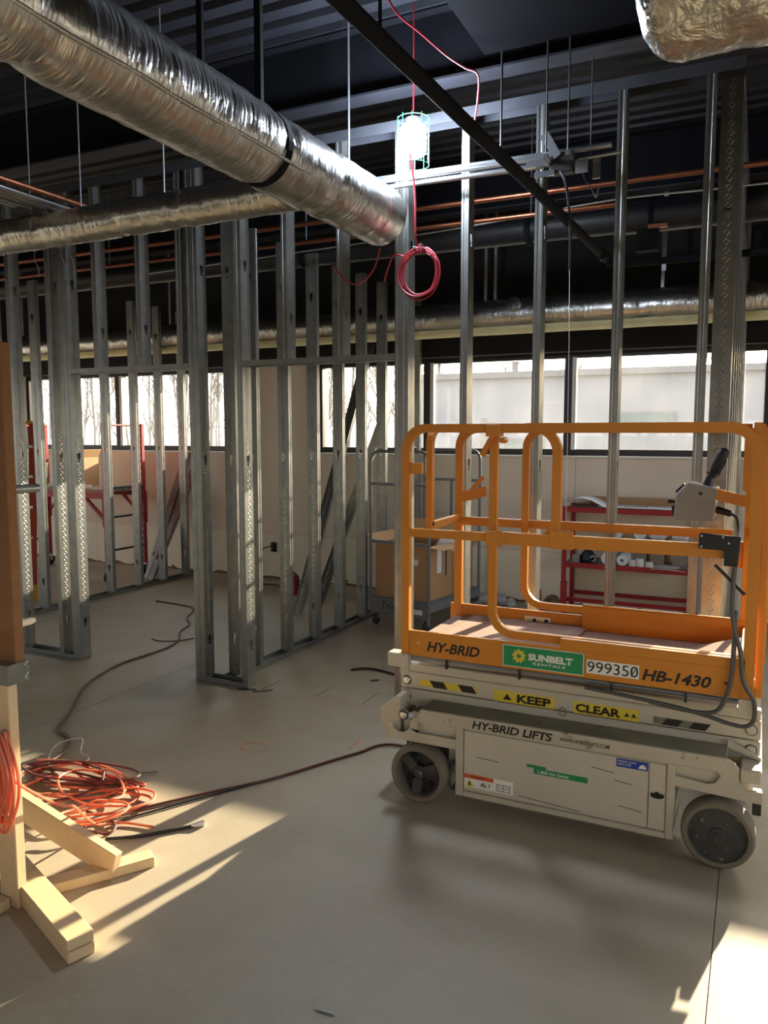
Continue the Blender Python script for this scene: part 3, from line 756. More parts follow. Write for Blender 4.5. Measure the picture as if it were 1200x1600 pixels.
# ends: gate at the left, cross rails at the right
gp = [(-1.39, 3.405, ZM), (-1.39, 3.405, ZT - .08)] + [(-1.39, 3.405 + .08 - .08 * math.cos(R(15 * i)), ZT - .08 + .08 * math.sin(R(15 * i))) for i in range(1, 7)] + [(-1.39, yr, ZT)]
gt = MB().planar(gp, UX, .036, .03).build('gate', M_orange, lift)
MB().box((-1.405, 3.40, ZM - .018), (-1.375, yr, ZM + .018)).build('gate_rail', M_orange, gt)
MB().box((-1.376, yf - .012, 1.475), (-1.318, yf + .012, 1.522)).build('gate_catch', M_orange, lift, bevel=.002)
MB().box((-.02, yf, ZT - .018), (.01, yr, ZT + .018)).build('end_rail', M_orange, lift)
MB().box((-.02, yf, ZM - .018), (.01, yr, ZM + .018)).build('end_rail', M_orange, lift)
MB().box((-.03, yf, .66), (-.012, yr, .80)).build('toe_board', M_orange, lift)
MB().prism([(-.055, 1.42), (-.055, 1.66), (.02, 1.69), (.06, 1.60), (.06, .70), (.02, .70), (.02, 1.36)], (0, 3.52, 0), UX, UZ, (0, .012, 0)).build('end_plate', M_orange, lift)
MB().box((.022, YF + .05, .66), (.05, YF + .08, 1.62)).build('ladder_post', M_orange, lift, bevel=.003)
# brackets and latches
lb = MB().box((-1.025, yf - .03, ZT - .035), (-.965, yf + .03, ZT + .015)).build('rail_clamp', M_orange, lift, bevel=.002)
MB().obox((-1.0, yf + .02, ZT - .02), (-1.055, yf + .02, ZT - .115), .02, .03, up=(0, 1, 0)).build('clamp_lever', M_orange, lb)
MB().lathe((-.955, yf - .03, ZT - .05), UY, [(0, 0), (.013, 0), (.013, .05), (0, .05)], 10).build('clamp_bolt', M_orange, lb)
MB().box((-.75, yf - .028, ZM - .03), (-.655, yf - .018, ZM + .045)).build('rail_bracket', M_orange, lift, bevel=.002)
lt = MB().prism([(0, 0), (.05, .01), (.135, .035), (.13, .085), (.04, .06), (0, .055)], (-1.37, yr - .02, 1.30), UX, UZ, (0, .012, 0)).build('rail_latch', M_orange, lift)
MB().obox((-1.32, yr - .01, 1.36), (-1.255, yr - .01, 1.43), .02, .008, up=(0, 1, 0)).build('latch_pin', M_orange, lt)
MB().box((-.10, yr - .005, 1.05), (-.015, yr + .01, 1.17)).build('manual_box', M_orange, lift)
# --- platform controls
yc = 3.30
cb = MB().prism([(-.298, 1.305), (-.293, 1.405), (-.252, 1.452), (-.14, 1.432), (-.150, 1.392), (-.142, 1.385), (-.148, 1.307)], (0, yc, 0), UX, UZ, (0, .13, 0)).build('control_box', M_greybox, lift, bevel=.005)
MB().prism([(-.275, 1.385), (-.252, 1.456), (-.138, 1.436), (-.146, 1.378)], (0, yc - .006, 0), UX, UZ, (0, .142, 0)).build('control_lid', M_greybox, cb, bevel=.003)
MB().lathe((-.20, yc - .006, 1.415), (0, -1, 0), [(.007, 0), (.007, .003), (0, .003)], 10).build('screw', M_dark, cb)
MB().prism([(-.292, 1.412), (-.262, 1.446), (-.266, 1.452), (-.296, 1.42)], (0, yc + .02, 0), UX, UZ, (0, .06, 0)).build('display', M_blackpl, cb)
MB().cyl((-.296, yc + .05, 1.375), (-.325, yc + .05, 1.376), .007, 10).build('toggle_switch', M_blackpl, cb)
MB().lathe((-.297, yc + .06, 1.34), (-1, 0, 0), [(.02, 0), (.022, .006), (.018, .012), (0, .013)], 14).build('stop_button', M_blackpl, cb)
MB().tube([(-.178, yc + .065, 1.44), (-.172, yc + .065, 1.475)], .020, 12, rad=[.021, .016]).build('joystick_boot', M_blackpl, cb, smooth=True)
js = MB().tube([(-.172, yc + .065, 1.472), (-.165, yc + .065, 1.485), (-.158, yc + .065, 1.50), (-.145, yc + .065, 1.53), (-.130, yc + .065, 1.565), (-.122, yc + .065, 1.585), (-.120, yc + .065, 1.592)], .02, 12, rad=[.015, .015, .019, .022, .022, .019, .008]).build('joystick', M_blackpl, cb, smooth=True)
MB().obox((-.142, yc + .03, 1.487), (-.115, yc + .03, 1.545), .008, .01, up=(0, 1, 0)).build('trigger', M_blackpl, js)
MB().obox((-.183, yc + .065, 1.497), (-.140, yc + .065, 1.487), .05, .006, up=(0, 0, 1)).build('joystick_collar', M_blackpl, js)
MB().prism([(-.142, 1.435), (-.01, 1.405), (-.01, 1.36), (-.148, 1.392)], (0, yc - .004, 0), UX, UZ, (0, .02, 0)).build('control_arm', M_orange, lift)
MB().tube([(-.148, yc + .02, 1.352), (-.135, yc + .02, 1.351), (-.09, yc + .02, 1.338), (-.085, yc + .02, 1.337)], .012, 10, rad=[.012, .015, .013, .008]).build('cable_gland', M_blackpl, lift, smooth=True)
MB().tube(spline([(-.088, yc + .02, 1.337), (-.066, yc, 1.322), (-.058, yc - .06, 1.28), (-.058, yf - .03, 1.255)], 6), .006, 8).build('control_cable', M_rubber, lift, smooth=True)
bb = MB().prism([(-.188, 1.225), (-.10, 1.222), (-.10, 1.165), (-.052, 1.165), (-.045, 1.275), (-.188, 1.282)], (0, yf - .05, 0), UX, UZ, (0, .03, 0)).build('outlet_box', M_blackpl, lift, bevel=.003)
for x, z in ((-.178, 1.273), (-.105, 1.272), (-.178, 1.233), (-.085, 1.25)):
    MB().lathe((x, yf - .05, z), (0, -1, 0), [(.004, 0), (.004, .002), (0, .002)], 8).build('screw', M_emt, bb)
MB().obox((-.13, yf - .02, 1.165), (-.025, yf - .02, 1.06), .012, .012, up=(0, 1, 0)).build('brace', M_dark, lift)
MB().tube(spline([(-.062, yf - .036, 1.165), (-.065, yf - .036, 1.08), (-.062, yf - .036, .98), (-.045, yf - .04, .90), (-.03, yf - .04, .85), (-.02, yf - .045, .76), (-.004, yf - .045, .715), (.022, yf - .04, .67), (.026, yf - .03, .60), (.0, yf - .03, .567), (-.06, yf - .03, .568), (-.15, yf - .02, .585), (-.3, yf - .005, .60), (-.6, yf + .005, .62)], 6), .0085, 8).build('power_cable', M_rubber, lift, smooth=True)
MB().tube(spline([(-.052, yf - .03, 1.0), (-.053, yf - .036, .85), (-.058, yf - .036, .74), (-.075, yf - .036, .66), (-.11, yf - .03, .605), (-.2, yf - .015, .59), (-.35, yf - .0, .60)], 6), .0085, 8).build('power_cable', M_rubber, lift, smooth=True)
# --- decals and lettering
def patch(name, x0, z0, x1, z1, y, m, parent, skew=0.0):
    return MB().prism([(x0, z0), (x1, z0), (x1 + skew, z1), (x0 + skew, z1)], (0, y, 0), UX, UZ, (0, -.0012, 0)).build(name, m, parent)
yt = YF + .012
lettering('lettering', 'HY-BRID', (-1.29, yt, .690), UX, UZ, .245, .045, M_black_ink, tb, shear=.25, bold=.03)
lettering('lettering', 'HB-1430', (-.377, yt, .686), UX, UZ, .252, .046, M_black_ink, tb, shear=.25, bold=.03)
sb = patch('rental_decal', -.942, .672, -.603, .764, yt - .0005, M_green, tb)
bd_ = MB()
for a in ((-.942, .672, -.603, .675), (-.942, .761, -.603, .764), (-.942, .672, -.939, .764), (-.606, .672, -.603, .764)):
    bd_.box((a[0], yt - .0024, a[1]), (a[2], yt - .0016, a[3]))
bd_.build('decal_border', M_white_ink, sb)
poly = []
for k in range(9):
    a0 = 360 / 9 * k
    poly += [(.019 * math.cos(R(a0)), .019 * math.sin(R(a0))), (.031 * math.cos(R(a0 + 4)), .031 * math.sin(R(a0 + 4))), (.027 * math.cos(R(a0 + 24)), .027 * math.sin(R(a0 + 24)))]
MB().prism(poly, (-.872, yt - .0018, .720), UX, UZ, (0, -.0008, 0)).build('sun_emblem', M_yellow, sb)
MB().lathe((-.872, yt - .0026, .720), (0, -1, 0), [(.0095, 0), (.0095, .0006), (0, .0006)], 16).build('emblem_eye', M_green, sb)
lettering('lettering', 'SUNBELT', (-.832, yt - .0018, .707), UX, UZ, .185, .030, M_white_ink, sb, bold=.05)
lettering('lettering', 'RENTALS', (-.812, yt - .0018, .690), UX, UZ, .135, .011, M_white_ink, sb, bold=.02, spacing=1.15)
nb = patch('number_decal', -.592, .686, -.388, .742, yt - .0005, M_white_ink, tb)
lettering('lettering', '999350', (-.588, yt - .0018, .692), UX, UZ, .197, .044, M_black_ink, nb)
MB().obox((-.419, yt - .0022, .694), (-.396, yt - .0022, .733), .0035, .0008, up=(0, 1, 0)).build('zero_slash', M_black_ink, nb)
MB().lathe((-.075, yt, .715), (0, -1, 0), [(.006, 0), (.006, .001), (0, .001)], 10).build('bolt_hole', M_blackpl, tb)
MB().lathe((-1.33, yt, .722), (0, -1, 0), [(.005, 0), (.005, .001), (0, .001)], 10).build('rivet', M_emt, tb)
rp = patch('warning_decal', -1.03, .675, -.90, .735, YR - .067, M_white_ink, lift)
for i in range(4):
    for j in range(2): patch('print_mark', -1.02 + .03 * i, .682 + .026 * j, -1.0 + .03 * i, .700 + .026 * j, YR - .0684, M_yellow if (i + j) % 2 else M_black_ink, rp)
ya = YA - .0005
def kpatch(name, x0, z0, x1, z1, y, m, parent, skew=0.0): return patch(name, KX(x0), KZ(z0), KX(x1), KZ(z1), y, m, parent, skew)
hz = kpatch('hazard_stripe', -1.331, .522, -1.06, .552, ya, M_yellow, lift)
for x0 in (-1.262, -1.128): kpatch('black_band', x0, .522, x0 + .066, .552, ya - .0012, M_black_ink, hz, skew=-.022)
kp = kpatch('keep_decal', -.985, .506, -.722, .555, ya, M_yellow, lift)
lettering('lettering', 'KEEP', (KX(-.882), ya - .0014, KZ(.512)), UX, UZ, .150, .037, M_black_ink, kp, bold=.04)
MB().prism([(-.02, 0), (.02, 0), (0, .028)], (KX(-.925), ya - .0014, KZ(.517)), UX, UZ, (0, -.0006, 0)).build('warning_triangle', M_black_ink, kp)
cp = kpatch('clear_decal', -.645, .506, -.385, .555, ya, M_yellow, lift)
lettering('lettering', 'CLEAR', (KX(-.635), ya - .0014, KZ(.512)), UX, UZ, .186, .037, M_black_ink, cp, bold=.04)
for dx in (-.432, -.405): MB().prism([(-.011, 0), (.011, 0), (0, .018)], (KX(dx), ya - .0014, KZ(.522)), UX, UZ, (0, -.0006, 0)).build('warning_triangle', M_black_ink, cp)
hz2 = kpatch('hazard_stripe', -.33, .512, -.14, .54, ya, M_liftg, lift)
for x0 in (-.30, -.20): kpatch('black_band', x0, .512, x0 + .06, .54, ya - .0012, M_dark, hz2, skew=.02)
yl = YF - .004
lettering('lettering', 'HY-BRID LIFTS', (-1.07, yl, .378), UX, UZ, .35, .036, M_black_ink, lift, shear=.2, bold=.03)
lettering('lettering', 'WWW.HYBRIDLIFTS.COM', (-.69, yl, .388), UX, UZ, .20, .017, M_black_ink, lift, bold=.01)
yp = YF + .002
g1 = patch('phone_decal', -.797, .226, -.573, .250, yp, M_green, pn)
patch('phone_decal', -.828, .250, -.745, .262, yp, M_green, pn)
lettering('lettering', '1-800 No Sweat', (-.780, yp - .0014, .231), UX, UZ, .13, .014, M_white_ink, g1, bold=.01)
bl = patch('emergency_decal', -.462, .322, -.341, .357, yp, M_blue, pn)
lettering('lettering', 'EMERGENCY DOWN', (-.457, yp - .0014, .343), UX, UZ, .07, .008, M_white_ink, bl)
lettering('lettering', 'UNDER COVER', (-.457, yp - .0014, .331), UX, UZ, .052, .008, M_white_ink, bl)
MB().prism([(0, 0), (.03, 0), (.03, .008), (.02, .018), (.008, .014)], (-.378, yp - .0012, .328), UX, UZ, (0, -.0006, 0)).build('decal_symbol', M_white_ink, bl)
wn_ = patch('warning_decal', -1.106, .110, -.885, .168, yp, M_white_ink, pn)
patch('decal_header', -1.106, .150, -.972, .168, yp - .0012, M_redd, wn_)
lettering('lettering', 'WARNING', (-1.075, yp - .0026, .154), UX, UZ, .06, .009, M_black_ink, wn_)
MB().prism([(-.019, 0), (.019, 0), (0, .032)], (-1.08, yp - .0014, .114), UX, UZ, (0, -.0006, 0)).build('warning_triangle', M_yellow, wn_)
MB().prism([(-.003, 0), (.003, 0), (.004, .016), (-.004, .016)], (-1.08, yp - .0022, .117), UX, UZ, (0, -.0006, 0)).build('warning_mark', M_black_ink, wn_)
lettering('lettering', 'AL 1', (-1.03, yp - .0014, .122), UX, UZ, .042, .018, M_black_ink, wn_, bold=.03)
for i in range(3): patch('print_line', -.955, .118 + .013 * i, -.90, .120 + .013 * i, yp - .0012, M_rubber, wn_)
for x in (-.929, -.956, -.90): patch('print_line', x, .116, x + .002, .148, yp - .0012, M_rubber, wn_)
for x0, z0, x1, z1 in ((-.56, .30, -.47, .292), (-.47, .262, -.40, .256), (-.45, .16, -.36, .15), (-.86, .115, -.60, .100), (-1.05, .25, -.95, .246)):
    MB().obox((x0, YF + .0012, z0), (x1, YF + .0012, z1), .0022, .0008, up=(0, 1, 0)).build('scratch', M_black_ink, pn)
# ------------------------------------------------------------------ foil-wrapped ducts
def foil_duct(name, label, p0, p1, r, seed, pinches=(), dome=(False, False), step=0.02, seg=40, seam=None, amp=1.0, fm=None):
    p0, p1 = Vector(p0), Vector(p1); ax = (p1 - p0); L = ax.length; ax.normalize()
    u = ax.cross(Vector((0, 0, 1))).normalized(); v = u.cross(ax).normalized()       # v ~ up
    t = thing(name, label, 'duct', tuple(p0))
    n = int(L / step); m = MB(); rings = []
    stations = [i * L / n for i in range(n + 1)]
    for s_ in stations:
        k = 1.0
        for ps in pinches:
            d = abs(s_ - ps)
            if d < .09: k -= .09 * (1 - d / .09) ** 1.5
        for a, end in ((s_, dome[0]), (L - s_, dome[1])):
            if end and a < .10: k *= math.sqrt(max(.02, 1 - (1 - a / .10) ** 2))
        for j in range(seg):
            th = 2 * math.pi * j / seg
            c, sn = math.cos(th), math.sin(th)
            q = Vector((s_ * 9 + th * .9, c * 1.6 + seed, sn * 1.6))
            w = noise.noise(q) * .35 + noise.noise(q * 2.7) * .35 + abs(noise.noise(Vector((s_ * 26 + th * 2.2, c * 2.5, sn * 2.5 + seed)))) * .5
            big = noise.noise(Vector((s_ * 1.1, seed, c)))
            pin = sum(max(0, 1 - abs(s_ - ps) / .12) for ps in pinches)
            rr = r * (k + .020 * big) + (.009 + .010 * pin) * w * amp
            p = p0 + ax * s_ + u * (c * rr) + v * (sn * rr)
            m.v.append(tuple(p))
    for i in range(n):
        for j in range(seg):
            m.f.append((i * seg + j, i * seg + (j + 1) % seg, (i + 1) * seg + (j + 1) % seg, (i + 1) * seg + j))
    m.f.append(tuple(reversed(range(seg)))); m.f.append(tuple(n * seg + j for j in range(seg)))
    m.build('foil_jacket', fm or M_foil, t, smooth=True)
    if seam is not None:
        pts = []
        for i in range(int(seam[1] / .03), int(seam[2] / .03)):
            s_ = i * .03; th = R(seam[0] + 3 * noise.noise(Vector((s_ * 3, seed, 1))))
            rr = r * 1.012 + .004 * noise.noise(Vector((s_ * 12, seed, 3)))
            pts.append(p0 + ax * s_ + u * (math.cos(th) * rr) + v * (math.sin(th) * rr))
        MB().tube(pts, .007, 6).build('tape_seam', M_foil, t, smooth=True)
    return t
def strap_ring(parent, c, ax, r, name='hanger_strap', m=None):
    pts = arc(c, r, 0, 360, 28, *( ((1, 0, 0), (0, 0, 1)) if abs(ax[1]) > .5 else ((0, 1, 0), (0, 0, 1)) ))[:-1]
    MB().planar(pts, ax, .004, .035, closed=True).build(name, m or M_black, parent)
d1 = foil_duct('insulated_duct', 'large round foil-wrapped duct crossing the upper left', (-1.90, 0.3, 2.816), (-1.90, 4.01, 2.816), .153, 1.3, pinches=(1.35, 2.49, 2.95), dome=(False, True), seam=(-28, .1, 2.7))
strap_ring(d1, (-1.90, 2.79, 2.816), (0, 1, 0), .150)
MB().box((-1.915, 2.78, 2.965), (-1.885, 2.80, H_DECK)).build('hanger_rod', M_black, d1)
MB().box((-1.912, 2.41, 2.96), (-1.888, 2.425, H_DECK)).build('hanger_rod', M_black, d1)
d2 = foil_duct('insulated_duct', 'slim foil-wrapped branch duct at upper left', (-2.03, 3.36, 2.825), (-6.6, 3.36, 2.80), .094, 4.1, pinches=(.75, 1.15, 1.75, 2.1, 2.4), seam=(70, .1, 3.6), seg=30, step=.018, fm=M_foilx)
for x in (-2.9, -3.5, -3.9):
    MB().cyl((x, 3.36, 2.90), (x, 3.36, H_DECK), .004, 6).build('hanger_rod', M_rod, d2)
for i, x in enumerate((-3.83, -3.62, -3.55)):
    MB().tube(spline([(x, 3.33, 2.73), (x - .01, 3.32, 2.66), (x + .02, 3.32, 2.60), (x + .03, 3.31, 2.55 - .04 * i)], 5), .0025, 5).build('tie_wire', M_rod, d2)
d3 = foil_duct('insulated_duct', 'long foil-wrapped duct running above the windows', (-13.0, 6.88, 2.69), (2.9, 6.88, 2.69), .150, 7.7, pinches=(1.4, 3.1, 4.9, 6.6, 7.9, 9.3, 10.6, 11.3, 12.1, 13.2), seg=28, step=.035, fm=M_foilx)
for x in (-10.5, -8.2, -5.9, -4.3, -2.28, -2.19, -.77, 1.4):
    MB().box((x - .012, 6.87, 2.83), (x + .012, 6.89, H_DECK)).build('hanger_strap', M_rod, d3)
ys = MB()
st = []
for i in range(60):
    x = -13 + 15.9 * i / 59
    st.append(x)
vs = []; fs = []
for i, x in enumerate(st):
    for k in range(6):
        a = R(-140 + 90 * k / 5 - 0); rr = .160 + .004 * noise.noise(Vector((x * 3, k, 0)))
        vs.append((x, 6.88 + rr * math.cos(a) , 2.69 + rr * math.sin(a)))
    if i:
        for k in range(5): fs.append(((i - 1) * 6 + k, (i - 1) * 6 + k + 1, i * 6 + k + 1, i * 6 + k))
ys.add(vs, fs); o = ys.build('exposed_insulation', M_yfib, d3, smooth=True)
o.modifiers.new('solid', 'SOLIDIFY').thickness = .006
MB().lathe((-1.98, 6.88 - .10, 2.76), (0, -1, .35), [(.075, -.05), (.078, .02), (.06, .05), (.02, .058), (0, .058)], 18).build('takeoff_collar', M_foilc, d3, smooth=True)
foil_duct('insulated_duct', 'crumpled foil-wrapped duct end at the top right corner', (-0.345, 2.27, 2.80), (2.8, 2.27, 2.80), .165, 9.2, dome=(True, False), amp=2.2, fm=M_foilc)

# ------------------------------------------------------------------ pipes and conduits
def pipe(name, label, pts, r, m, cat='pipe', group=None, seg=12):
    o = MB().tube(pts, r, seg).build(name, m, smooth=True); return tag(o, label, cat, group)
sp = thing('sprinkler_pipe', 'black sprinkler pipe crossing diagonally in front of the hanging work light', 'pipe', (-.95, 3, 2.71))
MB().tube([(-1.0, 0.9, 2.71), (-.895, 4.90, 2.71)], .024, 16).build('pipe_run', M_black, sp, smooth=True)
MB().tube([(-.896, 4.84, 2.71), (-.893, 4.95, 2.71)], .032, 14).build('coupling', M_black, sp, smooth=True)
MB().tube(spline([(-.893, 4.93, 2.71), (-.87, 5.0, 2.69), (-.75, 5.05, 2.68), (.4, 5.05, 2.68)], 6), .02, 10).build('pipe_elbow', M_black, sp, smooth=True)
MB().cyl((-.97, 2.0, 2.73), (-.97, 2.0, 3.5), .005, 6).build('hanger_rod', M_black, sp)
c1 = pipe('copper_pipe', 'upper copper pipe running behind the studs', [(-9.5, 4.9, 3.13), (2.4, 4.9, 3.12)], .017, M_copper)
c2 = pipe('copper_pipe', 'lower copper pipe ending behind the third stud from the right', [(-9.5, 4.9, 3.0), (-.78, 4.9, 2.997)], .015, M_copper)
pipe('conduit', 'thin steel conduit sagging just below the copper pipes', spline([(-4.5, 5.0, 2.93), (-2.16, 5.0, 2.985), (-1.3, 5.0, 3.03), (-.78, 5.0, 3.055), (0, 5.0, 3.04), (2.2, 5.0, 3.03)], 6), .006, M_emt, 'conduit')
pipe('copper_pipe', 'copper pipe high at the left edge above the branch duct', [(-3.60, .8, 2.965), (-3.60, 3.62, 2.965)], .016, M_copper)
for i, (x, z) in enumerate(((-3.66, 2.945), (-3.70, 2.945), (-3.745, 2.94), (-3.79, 2.945), (-3.85, 2.94), (-3.91, 2.94))):
    pipe('conduit', 'steel conduit in the bundle at the upper left edge, above the branch duct', [(x, .9 + .1 * i, z), (x + .01 * (i % 3), 3.55 - .06 * i, z)], .012, M_emt, 'conduit', 'conduits at the upper left')
o = thing('strut_hanger', 'steel strut hanger under the conduit bundle at upper left', 'hanger', (-3.75, 2.6, 2.9))
MB().box((-4.05, 2.58, 2.905), (-3.55, 2.62, 2.93)).build('strut', M_emt, o)
for x in (-4.02, -3.575): MB().cyl((x, 2.6, 2.9), (x, 2.6, H_DECK), .005, 6).build('hanger_rod', M_rod, o)
bp = thing('insulated_pipe', 'fat black insulated pipe behind the studs above the far duct', 'pipe', (-3, 5.6, 3.09))
MB().tube([(-12, 5.6, 3.09), (-.9, 5.6, 3.09)], .095, 20).build('insulation', M_wrap, bp, smooth=True)
MB().tube([(-.95, 5.6, 3.09), (2.9, 5.6, 3.09)], .108, 20).build('insulation', M_wrap, bp, smooth=True)
for x in (-3.4, -1.55, -.93, -.72): MB().tube([(x, 5.6, 3.09), (x + .035, 5.6, 3.09)], .112, 18).build('band', M_black, bp)
for x in (-8, -5.5, -3.38, -1.53, .4): MB().cyl((x, 5.6, 3.16), (x, 5.6, H_DECK), .005, 6).build('hanger_rod', M_rod, bp)
MB().box((-.80, 5.56, 2.86), (-.66, 5.64, 2.99)).build('valve_body', M_black, bp)
MB().box((-.72, 5.50, 2.985), (-.60, 5.53, 3.01)).build('valve_handle', M_copper, bp)
hb = thing('strut_hanger', 'grey vertical strut hanger between the black pipe and the far duct', 'hanger', (-.70, 6.3, 2.9))
MB().box((-.715, 6.29, 2.86), (-.685, 6.31, H_DECK)).build('strut', M_rod, hb)
MB().box((-.72, 6.26, 3.16), (-.62, 6.29, 3.19)).build('beam_clip', M_copper, hb)

for i, (y, z, xa, xb) in enumerate(((3.985, 3.036, -2.25, -.70), (3.955, 3.010, -2.25, -1.02), (3.99, 2.990, -2.15, -.99), (3.96, 2.975, -1.95, -1.03))):
    pipe('conduit', ('top steel conduit of the run past the work light, reaching the third stud', 'second steel conduit of the run below the work light', 'third steel conduit of the run below the work light', 'lowest and shortest steel conduit below the work light')[i], [(xa, y, z), (xb, y, z - .01)], .0125, M_emt, 'conduit', 'conduits below the work light')
jb = thing('junction_box', 'square steel junction box hung on rods in front of the studs', 'junction box', (-.93, 3.95, 2.95))
MB().box((-.985, 3.93, 2.915), (-.875, 4.0, 3.01)).build('box', M_dark, jb, bevel=.004)
MB().prism([(-.10, .095), (-.055, .115), (.01, 0), (-.02, -.02)], (-.94, 3.925, 3.0), (1, 0, 0), (0, 0, 1), (0, .03, 0)).build('box_cover', M_rod, jb)
MB().box((-1.10, 3.925, 2.955), (-.99, 3.94, 2.985)).build('strut_clip', M_emt, jb)
MB().box((-1.06, 3.925, 2.905), (-.96, 3.94, 2.93)).build('strut_clip', M_emt, jb)
MB().box((-.86, 3.93, 2.90), (-.80, 3.94, 2.96)).build('side_plate', M_rod, jb)
for x, zt in ((-.985, 3.5), (-.88, 3.5)): MB().cyl((x, 3.855, 2.97), (x, 3.855, zt), .0045, 6).build('hanger_rod', M_dark, jb)
for x in (-.985, -.88): MB().box((x - .01, 3.845, 2.965), (x + .01, 3.94, 2.985)).build('rod_clip', M_rod, jb)
MB().cyl((-.86, 3.97, 2.975), (-.66, 3.985, 2.985), .008, 8).build('connector_pipe', M_emt, jb)
pipe('cable', 'dark cable hanging from the junction box in front of the far duct', spline([(-.93, 3.92, 2.915), (-.90, 3.90, 2.86), (-.885, 3.92, 2.76), (-.878, 3.94, 2.6), (-.88, 3.95, 2.45)], 6), .007, M_blkcord, 'cable', seg=6)
pipe('string_line', 'thin white string hanging below the dark cable', [(-.880, 3.95, 2.45), (-.876, 3.96, 2.1), (-.872, 3.96, 1.5), (-.870, 3.96, 1.15)], .0014, M_paper, 'string', seg=5)
hk = thing('strap_hanger', 'folded galvanised strap hanger beside the third stud', 'hanger', (-.80, 4.02, 2.9))
MB().box((-.79, 4.0, 2.885), (-.755, 4.012, 2.985)).build('strap', M_emt, hk)
MB().planar(spline([(-.83, 4.01, 2.96), (-.835, 4.01, 2.90), (-.80, 4.01, 2.85), (-.775, 4.01, 2.80), (-.76, 4.01, 2.85)], 5), (0, 1, 0), .004, .022).build('strap', M_emt, hk)
MB().cyl((-.80, 3.99, 2.94), (-.80, 3.99, 3.45), .004, 6).build('hanger_rod', M_dark, hk)
for i, (x, y, z0, z1) in enumerate(((-2.08, 3.90, 3.05, H_DECK), (-1.23, 3.92, 3.04, 3.475 if False else H_DECK))):
    o = MB().cyl((x, y, z0), (x, y, z1), .006, 6).build('threaded_rod', M_dark if i else M_rod); tag(o, ('thin rod hanging left of the work light, holding the conduits', 'dark thin rod hanging right of the work light, holding the conduits')[i], 'rod')

# ------------------------------------------------------------------ hanging work light and red cords
LX, LY, LZ = -1.69, 3.88, 3.17
lp = thing('work_light', 'glowing white LED work light in a green wire guard hanging from the ceiling', 'work light', (LX, LY, LZ - .13))
MB().lathe((LX, LY, LZ), (0, 0, 1), [(0, -.08), (.055, -.08), (.066, -.06), (.066, .055), (.05, .07), (0, .07)], 20).build('led_head', M_led, lp, smooth=True)
for k in range(8):
    a = R(45 * k); MB().obox((LX + .064 * math.cos(a), LY + .064 * math.sin(a), LZ - .05), (LX + .064 * math.cos(a), LY + .064 * math.sin(a), LZ + .12), .012, .008).build('led_bar', M_led, lp)
for z in (-.13, -.06, .02, .10):
    MB().tube([(LX + .083 * math.cos(R(15 * k)), LY + .083 * math.sin(R(15 * k)), LZ + z) for k in range(24)], 0.0018, 6, closed=True).build('guard_ring', M_lgreen, lp, smooth=True)
for k in range(10):
    a = R(36 * k); MB().cyl((LX + .083 * math.cos(a), LY + .083 * math.sin(a), LZ - .13), (LX + .083 * math.cos(a), LY + .083 * math.sin(a), LZ + .11), 0.0018, 6).build('guard_wire', M_lgreen, lp)
MB().lathe((LX, LY, LZ + .07), (0, 0, 1), [(.03, 0), (.045, .03), (.02, .05), (0, .05)], 14).build('lamp_cap', M_blackpl, lp)
MB().cyl((LX, LY, LZ + .11), (LX, LY, H_DECK), .004, 6).build('hanging_cord', M_redcord, lp)
ld = bpy.data.lights.new('work_light_glow', 'POINT'); lo = bpy.data.objects.new('work_light_glow', ld); col.objects.link(lo)
ld.energy = 46; ld.color = (0.70, 0.82, 1.0); ld.shadow_soft_size = .09; lo.parent = lp; lo.location = (-.0, -.115, .10)
pts = []
rnd = random.Random(3)
cx, cy, cz = -1.675, 3.93, 2.505
for turn in range(7):
    ra = .105 + rnd.uniform(-.02, .025); rb = .128 + rnd.uniform(-.02, .015); ox = rnd.uniform(-.008, .008); oy = rnd.uniform(-.02, .02)
    for k in range(20):
        a = R(90 + 18 * k); pts.append((cx + ox + ra * math.cos(a), cy + oy, cz + rb * math.sin(a) - .01 * turn / 7))
co = thing('cord_coil', 'coil of red extension cord hanging below the duct end', 'cord', (cx, cy, cz))
MB().tube(spline([(LX + .02, LY - .09, LZ - .10), (-1.672, 3.86, 2.9), (-1.675, 3.88, 2.66), (-1.67, cy, 2.645)] , 4), .0055, 6).build('lead', M_redcord, co, smooth=True)
MB().tube(spline(pts, 2), .0045, 6).build('coil', M_redcord, co, smooth=True)
MB().tube([(cx - .02, cy - .03, cz + .125), (cx + .02, cy - .03, cz + .135), (cx + .02, cy + .03, cz + .13), (cx - .02, cy + .03, cz + .125)], .006, 6, closed=True).build('tie', M_rod, co)
MB().tube(spline([(cx - .09, cy, cz + .09), (cx - .15, cy, cz + .10), (cx - .19, cy, cz + .02), (cx - .205, cy, cz - .03)], 6), .0055, 6).build('cord_tail', M_redcord, co, smooth=True)
pipe('cord', 'red cord draped under the duct end between two studs', spline([(-2.25, 4.03, 2.60), (-2.17, 4.02, 2.52), (-2.08, 4.02, 2.49), (-1.98, 4.0, 2.56), (-1.93, 3.98, 2.665)], 6), .005, M_redcord, 'cord', seg=6)
pipe('cord', 'thin red cord looping down from the roof deck to the second stud', spline([(-1.73, 3.55, 3.80), (-1.66, 3.60, 3.66), (-1.55, 3.65, 3.56), (-1.44, 3.7, 3.46), (-1.36, 3.74, 3.405), (-1.30, 3.76, 3.37), (-1.33, 3.85, 3.30), (-1.38, 3.95, 3.23), (-1.42, 4.045, 3.20)], 6), .005, M_redcord, 'cord', seg=6)
